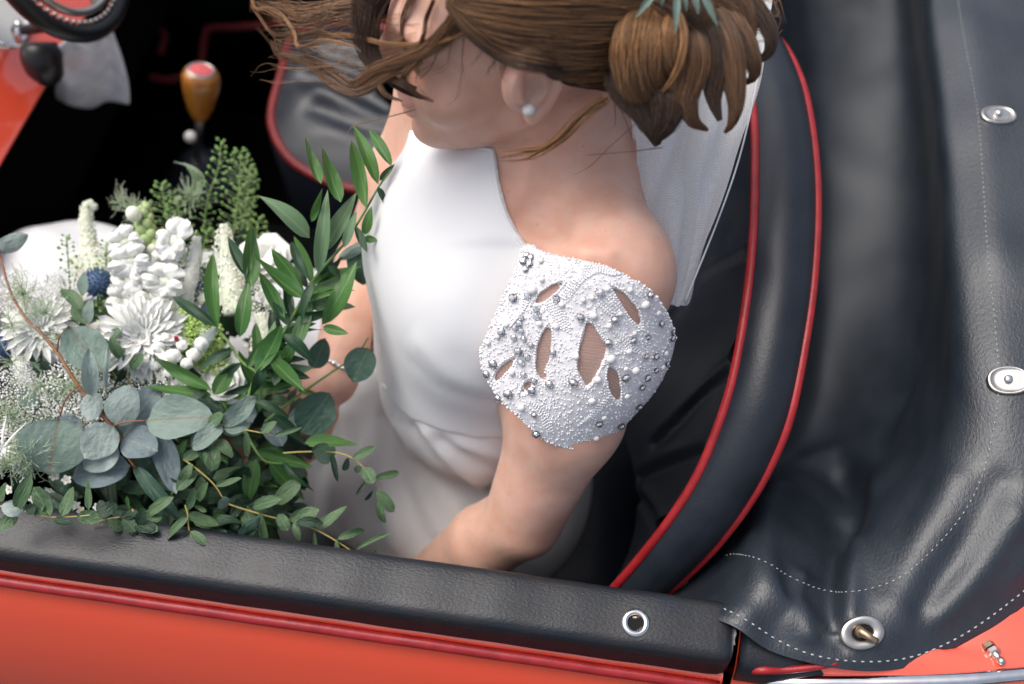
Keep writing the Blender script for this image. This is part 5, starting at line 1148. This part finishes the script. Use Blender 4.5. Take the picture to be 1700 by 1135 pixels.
def mum(px, py, rp, d, ax, layers=((30, 1.0, .15), (26, .85, .45), (20, .62, .8), (14, .42, 1.1), (7, .22, 1.4))):
    """many-petalled white bloom"""
    c = part('chrysanthemum', px, py, d); o = U(px, py, d); ax = nrm(ax); e = nrm(np.cross(ax, (.3, .5, .1))); g_ = np.cross(ax, e); R = rp*KPX*d
    for n, L, el in layers:
        for k in range(n):
            a = 2*math.pi*(k+lr.uniform(-.25, .25))/n; el_ = el+lr.uniform(-.12, .12); rad_ = e*math.cos(a)+g_*math.sin(a)
            dr = rad_*math.cos(el_)+ax*math.sin(el_); place(pm_, c, 'petal', o+dr*R*.10-ax*.004, dr, ax*math.cos(el_)-rad_*math.sin(el_), R*L*lr.uniform(.88, 1.08), R*.19)
    return c
camdir = nrm(CAM-U(240, 560, 1.0))
mum(238, 562, 74, 1.0, camdir*.9+np.array([0, -.1, .5]))
mum(288, 520, 48, 1.03, camdir*.6+np.array([.5, .3, .4]), ((16, 1.0, .3), (14, .8, .6), (8, .5, 1.0)))
mum(70, 545, 60, 1.0, camdir+np.array([-.2, .2, .3]), ((22, 1.0, .2), (18, .8, .5), (12, .5, .9)))
# snapdragon spike
def blob_mesh(seed):
    """two-lipped floret: ruffled lobes around a short throat"""
    r_ = np.random.default_rng(seed); m = MB()
    for a, L, W, el in ((1.2, 1.05, .95, .75), (1.95, 1.0, .95, .75), (4.2, .95, .8, .35), (4.75, 1.1, .9, .25), (5.3, .95, .8, .35), (3.4, .8, .7, .9), (6.0, .8, .7, .9)):
        a += r_.uniform(-.15, .15); q = np.array([math.cos(a), math.sin(a), 0]); si = np.array([-math.sin(a), math.cos(a), 0]); rows = []; ph = r_.uniform(0, 6)
        for t in np.linspace(0, 1, 9):
            w_ = W*(.35+.65*math.sin(min(1, t*1.25)*math.pi/2))*math.sqrt(max(.02, 1-max(0, (t-.7)/.3)**2))
            el_ = el+1.0*(1-t)-.9*t*t
            c = q*(.12+L*t*math.cos(el_*.6)*.9)+np.array([0, 0, .1+.75*math.sin(min(1, t*1.15)*2.2)*math.sin(el+.25)])
            rows.append([c+si*w_*.5*x+np.array([0, 0, 1])*(-.25*x*x*w_+.07*math.sin(x*5+t*7+ph)*t)+q*.06*math.sin(x*7+ph)*t for x in np.linspace(-1, 1, 9)])
        m.add((np.array(rows).reshape(-1, 3), gridf(9, 9)))
    m.add(ico((0, 0, .12), (.38, .38, .35), 2), 1)
    return mesh_data('floret', np.concatenate(m.v), m.f, [M['petal'], M['petal_cream']], True, m.m)
BL = [blob_mesh(s) for s in (1, 2, 3, 4)]
sn_ = branch('snapdragon', [(240, 350, 1.07), (248, 420, 1.06), (245, 480, 1.04), (236, 530, 1.03)], .0014, .002, 'stem_green')
for x, y, rx, ry, an in ((212, 402, 24, 17, .5), (292, 398, 20, 27, -.5), (222, 434, 30, 19, .25), (282, 430, 20, 24, -.6), (278, 466, 29, 20, -.2), (214, 462, 19, 26, .4), (216, 498, 26, 22, .1), (258, 492, 22, 18, -.3), (222, 525, 22, 17, .2), (203, 478, 16, 18, 0)):
    d = 1.035+lr.uniform(-.01, .01); b = U(x, y, d); e = CR*math.cos(an)+CU*math.sin(an); g_ = -CR*math.sin(an)+CU*math.cos(an); z = -CF; k = KPX*d
    rx, ry = rx*1.5, ry*1.4; inst('floret', lr.choice(BL), sn_, Matrix([[e[i]*rx*k, g_[i]*ry*k, z[i]*rx*k, b[i]] for i in range(3)]+[[0, 0, 0, 1]]))
bdm = mesh_data('bud', *[ico((0, 0, 0), (1, 1, 1.35), 2)[i] for i in (0, 1)], M['bud_green'])
for k in range(20):
    y = 340+k*3.6; x = 241+9*math.sin(k*2.4)*(.4+k*.06); r_ = (6+k*.28)*KPX*1.05; b = U(x, y, 1.055+.006*math.cos(k*2.4)); dr = nrm(np.array([0, .2, .9])+CR*math.sin(k*2.4)*.6)
    e = nrm(np.cross(dr, (1, .2, 0))); g_ = np.cross(dr, e); inst('bud', bdm, sn_, Matrix([[e[i]*r_, g_[i]*r_, dr[i]*r_, b[i]] for i in range(3)]+[[0, 0, 0, 1]]))
pb = mesh_data('bud', *[ico((0, 0, 0), (1, 1, 1.2), 2)[i] for i in (0, 1)], M['petal_cream'])
for x, y, rr in ((254, 415, 10), (222, 355, 13), (268, 390, 9)):
    b = U(x, y, 1.04); r_ = rr*KPX*1.04; inst('bud', pb, sn_, Matrix([[r_, 0, 0, b[0]], [0, r_, 0, b[1]], [0, 0, r_, b[2]], [0, 0, 0, 1]]))
# veronica and astilbe spikes: a stem covered in tiny florets
def spike(name, pl, w0, w1, n, mt, d, rb=(.0011, .0016), tipmt=None, plume=0):
    P = cat([U(x, y, d) for x, y in pl], 8); st = build(name, *tube(P, .0013, 6), M['stem_green'], bq); m = [[], []]
    t = nrm(np.gradient(P, axis=0))
    for k in range(n):
        s = (k+.5)/n; q = s*(len(P)-1); i = int(q); f_ = q-i; p = P[i]*(1-f_)+P[min(i+1, len(P)-1)]*f_; a = k*2.39996; w_ = (w0+(w1-w0)*s**.8)*KPX*d*.5
        e = nrm(np.cross(t[i], CF)); g_ = np.cross(t[i], e); rr = w_*lr.uniform(.75, 1.08)*(1+plume*lr.uniform(-.5, .9))
        m[1 if s < .10 and tipmt else 0].append((p+(e*math.cos(a)+g_*math.sin(a))*rr, lr.uniform(*rb)*(.7+.5*s)))
    beads('florets', m[0], mt, st)
    if m[1]: beads('tip_buds', m[1], tipmt, st)
    build('floret_core', *tube(P, np.linspace(w0, w1, len(P))*KPX*d*.40, 8), M[mt if plume == 0 else 'petal_cream'], st)
    return st
spike('veronica_spike', [(327, 392), (322, 430), (312, 480), (302, 525)], 12, 30, 420, 'petal', 1.04)
spike('veronica_spike', [(26, 556), (32, 590), (44, 630), (60, 668)], 10, 40, 460, 'petal', .99, tipmt='bud_green')
spike('astilbe_plume', [(160, 345), (146, 340), (143, 365), (148, 400), (152, 440)], 8, 34, 300, 'petal_cream', 1.10, (.0014, .0022))
spike('astilbe_plume', [(371, 372), (375, 410), (382, 460), (395, 520)], 9, 60, 480, 'petal_cream', 1.04, (.0013, .0021), plume=.5)
spike('astilbe_plume', [(140, 420), (150, 440), (160, 460)], 50, 80, 260, 'petal_cream', 1.09, (.0014, .0022), plume=.6)
spike('astilbe_plume', [(330, 500), (360, 490), (400, 480)], 20, 40, 220, 'petal_cream', 1.05, (.0013, .002), plume=.5)
spike('astilbe_plume', [(430, 520), (445, 560), (430, 590)], 20, 50, 240, 'petal_cream', 1.03, (.0013, .002), plume=.5)
# green seed spikes
def pepper(pl, n, w, d, nm='seed_spike'):
    n = int(n*.42)
    P = cat([U(x, y, d) for x, y in pl], 8); st = build(nm, *tube(P, np.linspace(.0006, .0011, len(P)), 5), M['stem_green'], bq); m = MB(); t = nrm(np.gradient(P, axis=0))
    for k in range(n):
        s = (k+.3)/n; i = int(s*(len(P)-1)); a = k*2.39996; e = nrm(np.cross(t[i], CF)); g_ = np.cross(t[i], e); w_ = w*KPX*d*.5*min(1, .35+s*2.2)
        o = (e*math.cos(a)+g_*math.sin(a)); c = P[i]+o*w_-t[i]*w_*.35; m.add(tube([P[i], c], .0003, 3, False)); m.add(ico(c, np.array([1.0, .8, 1.3])*lr.uniform(.0011, .0024), 1))
    tag(m.build('seeds', M['seed'], st), kind='stuff'); return st
for pl, n, w_, d in (([(367, 234), (362, 280), (345, 330), (338, 380)], 110, 30, 1.13), ([(400, 252), (398, 300), (392, 350), (385, 400)], 200, 52, 1.13), ([(415, 275), (410, 330), (400, 390)], 120, 34, 1.14), ([(268, 305), (275, 350), (285, 400)], 110, 42, 1.12), ([(292, 330), (300, 370), (300, 410)], 100, 40, 1.12), ([(110, 392), (113, 430), (116, 480)], 60, 26, 1.06), ([(177, 402), (176, 460), (170, 520)], 90, 36, 1.05), ([(205, 380), (195, 430), (190, 500)], 70, 22, 1.06), ([(185, 480), (185, 520), (188, 560)], 110, 46, 1.05), ([(345, 380), (335, 420), (330, 470)], 110, 40, 1.10), ([(430, 360), (425, 400), (430, 440)], 80, 36, 1.13)):
    pepper(pl, n, w_, d)
# feathery fronds
def frond(px, py, d, n, L, spread, ax=None, mt='frond', split=3, rad=.00035):
    c = U(px, py, d); m = MB(); ax = nrm(-CF+np.array([0, .3, .5])) if ax is None else nrm(ax)
    for k in range(n):
        v = nrm(ax+np.array([lr.gauss(0, spread) for _ in range(3)])); p = c; l_ = L*lr.uniform(.6, 1.2); P = [p]
        for s in range(6): v = nrm(v+np.array([lr.gauss(0, .22) for _ in range(3)])); p = p+v*l_/6; P.append(p)
        P = np.array(P); m.add(strand(P, np.linspace(rad*1.6, rad*.6, 7)))
        for q in range(split):
            i = lr.randrange(2, 6); v2 = nrm(v+np.array([lr.gauss(0, .8) for _ in range(3)])); m.add(strand(np.array([P[i], P[i]+v2*l_*.15, P[i]+v2*l_*.28+np.array([0, 0, .002])]), rad*.7))
    o = m.build('feathery_frond', M[mt], bq); return o
for a in ((225, 352, 1.09, 46, .022, .8), (205, 340, 1.10, 22, .022, .6), (318, 330, 1.11, 40, .024, .7), (40, 490, .985, 34, .030, 1.0), (75, 520, .975, 26, .028, 1.0), (20, 540, .975, 18, .028, 1.0), (100, 560, .975, 14, .024, .9), (20, 600, .965, 12, .026, .8), (70, 640, .96, 14, .024, 1.0), (20, 690, .95, 50, .026, 1.0), (50, 760, .935, 50, .03, .8), (15, 770, .93, 50, .03, .8), (120, 640, .97, 24, .022, .9)):
    frond(*a)
for sgn in range(9):       # the curled tendrils by the seed spikes
    a = sgn/9; build('curled_tendril', *tube(cat([U(316+6*a, 345, 1.11), U(335-18*a, 315, 1.105), U(338-22*a, 292, 1.10), U(318-14*a, 275-5*a, 1.10), U(288+22*a, 268+8*a, 1.10)], 6), np.linspace(.0006, .0002, 25), 4), M['frond'], bq)
# flat white umbels
def umbel(px, py, rp, d, n, mt='petal', nm='lace_flower', rb=(.0008, .0016), stars=True):
    n = int(n*1.5)
    c = U(px, py, d); ax = nrm(-CF*.8+np.array([0, 0, .5])+CR*lr.uniform(-.3, .3)); e = nrm(np.cross(ax, CU)); g_ = np.cross(ax, e); R = rp*KPX*d
    st = build(nm, *tube([c-ax*.05, c-ax*.012], .0013, 6), M['stem_green'], bq); P = []; m = MB()
    for k in range(n):
        r_ = R*math.sqrt((k+.5)/n); a = k*2.39996; h = -r_*r_/R*.35+lr.uniform(-.002, .002); p = c+(e*math.cos(a)+g_*math.sin(a))*r_*lr.uniform(.92, 1.08)+ax*h; P.append((p, lr.uniform(*rb)))
        if k % 7 == 0: m.add(strand(np.array([c-ax*.012, (c-ax*.012+p)/2-ax*.003, p]), .0004))
    beads('florets', P, mt, st); tag(m.build('rays', M['frond'], st), kind='stuff'); return st
for a in ((60, 520, 62, .995, 260), (90, 650, 55, .97, 280), (45, 700, 50, .96, 240), (120, 690, 40, .965, 170), (20, 640, 40, .965, 160), (150, 640, 34, .97, 120), (140, 720, 44, .965, 170), (20, 480, 40, 1.0, 160), (100, 480, 40, 1.03, 150), (210, 660, 40, .975, 150), (270, 640, 46, .985, 150), (130, 600, 40, .985, 150), (15, 730, 45, .955, 150), (330, 470, 40, 1.05, 120), (430, 500, 36, 1.03, 120), (300, 430, 30, 1.07, 90), (175, 430, 34, 1.08, 120)):
    umbel(*a)
umbel(325, 560, 44, 1.005, 150, 'lime', 'lime_flower', (.0016, .0030)); umbel(350, 590, 30, 1.0, 80, 'lime', 'lime_flower', (.0016, .0028)); umbel(308, 525, 22, 1.02, 60, 'lime', 'lime_flower', (.0014, .0026))
# star-shaped white umbel seen from behind
cst = U(4, 745, .925); so = empty('lace_flower', cst, bq)
for k in range(9):
    a = k*.72+.2; p = cst+(CR*math.cos(a)+CU*math.sin(a))*.030+CF*lr.uniform(-.004, .012); build('ray', *tube([cst, (cst+p)/2-CF*.003, p], [.0014, .0011, .0006], 6), M['petal'], so)
# waxflower buds and small white stars
wx = branch('waxflower', [(250, 650, 1.0), (265, 610, .992), (285, 585, .99)], .0012, .0008, 'stem_green')
wv_, wf_ = ico((0, 0, 0), 1, 3); wa_ = np.arctan2(wv_[:, 1], wv_[:, 0]); wb = mesh_data('bud', wv_*(1+.07*np.cos(5*wa_+2*wv_[:, 2])*np.sqrt(np.clip(1-wv_[:, 2]**2, 0, 1))-.22*np.exp(-((wv_[:, 2]-1)/.25)**2))[:, None], wf_, M['petal'])
for x, y, rr in ((262, 576, 12), (288, 590, 13), (256, 606, 13), (302, 572, 11), (322, 588, 14), (284, 616, 13), (240, 600, 9), (310, 604, 12), (275, 560, 9), (335, 570, 12)):
    b = U(x, y, .985+lr.uniform(-.006, .006)); r_ = rr*KPX*.985*lr.uniform(.8, 1.05); inst('bud', wb, wx, Matrix.Translation(Vector(b)) @ (Matrix.Rotation(lr.uniform(-1, 1), 4, 'X') @ Matrix.Rotation(lr.uniform(-1, 1), 4, 'Y')) @ Matrix.Diagonal((r_, r_*.9, r_*1.1, 1)))
build('red_bud', *ico(U(293, 562, .985), (.0024, .0024, .0045), 2), M['redbud'], wx)
sp5 = leaf_mesh('petal_blade', oval_, 'petal', 5, .05, .1)
for x, y in ((110, 796), (82, 812), (55, 830), (125, 838), (133, 848), (162, 842), (168, 850), (90, 790), (150, 820), (40, 800), (120, 850), (70, 850), (15, 812)):
    d = .945+lr.uniform(-.02, .01); c = part('small_white_flower', x, y, d); o = U(x, y, d); ax = nrm(-CF+np.array([lr.gauss(0, .5) for _ in range(3)])); e = nrm(np.cross(ax, CU)); g_ = np.cross(ax, e)
    for k in range(5): a = k*1.2566; dr = e*math.cos(a)+g_*math.sin(a); place(sp5, c, 'petal', o+dr*.0006, dr+ax*.25, ax-dr*.25, .0045, .0036)
    build('stamen', *ico(o+ax*.001, .0011, 1), M['yellow'], c)
# white rose-like blooms between the leaves
def rose(px, py, rp, d):
    c = part('white_rose', px, py, d); o = U(px, py, d); ax = nrm(-CF+np.array([0, 0, .5])); e = nrm(np.cross(ax, CU)); g_ = np.cross(ax, e); R = rp*KPX*d
    for n, r_, el in ((6, .62, .55), (6, .5, .85), (5, .36, 1.1), (4, .2, 1.3)):
        for k in range(n):
            a = 2*math.pi*k/n+r_*9+lr.uniform(-.2, .2); q = e*math.cos(a)+g_*math.sin(a); dr = q*math.cos(el)+ax*math.sin(el)
            place(pm2, c, 'petal', o+q*R*r_*.35-ax*R*.25, dr, ax*math.cos(el)-q*math.sin(el), R*.95, R*1.05)
for a in ((440, 432, 44, 1.09), (375, 632, 40, 1.015), (345, 590, 30, 1.02), (175, 560, 30, 1.03)): rose(*a)
# blue thistles
for x, y, rr, d in ((163, 470, 27, 1.045), (6, 575, 22, 1.0), (330, 480, 16, 1.06)):
    c = U(x, y, d); th_ = build('thistle', *ico(c, rr*KPX*d*.82, 3), M['thistle'], bq); m = MB()
    for k in range(150):
        z = 1-2*(k+.5)/150; a = k*2.39996; v = np.array([math.sqrt(1-z*z)*math.cos(a), math.sqrt(1-z*z)*math.sin(a), z]); m.add(tube([c+v*rr*KPX*d*.75, c+v*rr*KPX*d*1.12], [.0011, .0001], 4, False))
    tag(m.build('spines', M['thistle'], th_), kind='stuff')
# inner foliage, its shade painted in with darker leaf colours, and the tied stems
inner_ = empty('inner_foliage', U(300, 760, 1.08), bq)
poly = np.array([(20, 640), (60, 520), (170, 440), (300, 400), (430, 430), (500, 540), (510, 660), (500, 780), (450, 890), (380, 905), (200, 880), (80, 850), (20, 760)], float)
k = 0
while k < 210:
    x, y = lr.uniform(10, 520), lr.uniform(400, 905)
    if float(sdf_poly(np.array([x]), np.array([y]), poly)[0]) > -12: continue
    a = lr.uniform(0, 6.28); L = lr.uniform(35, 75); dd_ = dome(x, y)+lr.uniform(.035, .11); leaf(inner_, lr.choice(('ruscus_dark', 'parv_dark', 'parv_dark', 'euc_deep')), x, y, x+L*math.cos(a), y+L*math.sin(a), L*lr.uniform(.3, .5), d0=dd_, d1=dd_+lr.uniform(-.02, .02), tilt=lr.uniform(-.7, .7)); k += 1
# leafy undergrowth that fills the lower middle
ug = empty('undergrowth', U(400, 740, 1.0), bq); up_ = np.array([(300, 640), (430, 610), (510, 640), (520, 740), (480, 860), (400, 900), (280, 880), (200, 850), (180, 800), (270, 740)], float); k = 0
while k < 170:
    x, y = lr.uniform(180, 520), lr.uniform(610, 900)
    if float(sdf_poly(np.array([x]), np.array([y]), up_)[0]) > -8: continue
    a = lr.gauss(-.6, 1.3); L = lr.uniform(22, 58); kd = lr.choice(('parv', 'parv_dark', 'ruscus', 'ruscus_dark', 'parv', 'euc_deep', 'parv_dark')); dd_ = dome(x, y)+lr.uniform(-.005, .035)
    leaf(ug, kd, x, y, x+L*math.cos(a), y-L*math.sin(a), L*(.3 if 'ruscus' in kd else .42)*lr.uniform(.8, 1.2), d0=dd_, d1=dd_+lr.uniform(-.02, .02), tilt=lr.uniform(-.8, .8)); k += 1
for k in range(26):
    a = U(360+lr.uniform(-130, 90), 720+lr.uniform(-90, 90), 1.06+lr.uniform(0, .05)); b = np.array([-.44+lr.gauss(0, .008), .13+lr.gauss(0, .008), .70+lr.gauss(0, .008)])
    e = b+np.array([.02, .03, -.05])*lr.uniform(.7, 1.2); build('stem', *tube(cat([a, (a+b)/2+np.array([0, 0, -.01]), b, e], 4), .0022, 6), M['stem_dark'], bq)
# ---- narrow leaves pinned in the hair
M['hairleaf'] = leaf_mat('sage leaf', (.15, .22, .185), (.22, .30, .26), (.22, .32, .26), .5, .15)
LM['hairleaf'] = [leaf_mesh('leaf_blade', lanc, 'hairleaf', 9, .04, .2, 0)]
hl = empty('hair_sprig', U(1120, -20, .725), person)
for a in ((1095, -20, 1054, 30, 17), (1125, -25, 1121, 58, 17), (1150, -20, 1160, 25, 16), (1160, -20, 1192, 44, 16), (1100, -10, 1098, 12, 10), (1135, -20, 1140, 20, 12)): leaf(hl, 'hairleaf', *a, d0=.715, d1=.722, tilt=0)
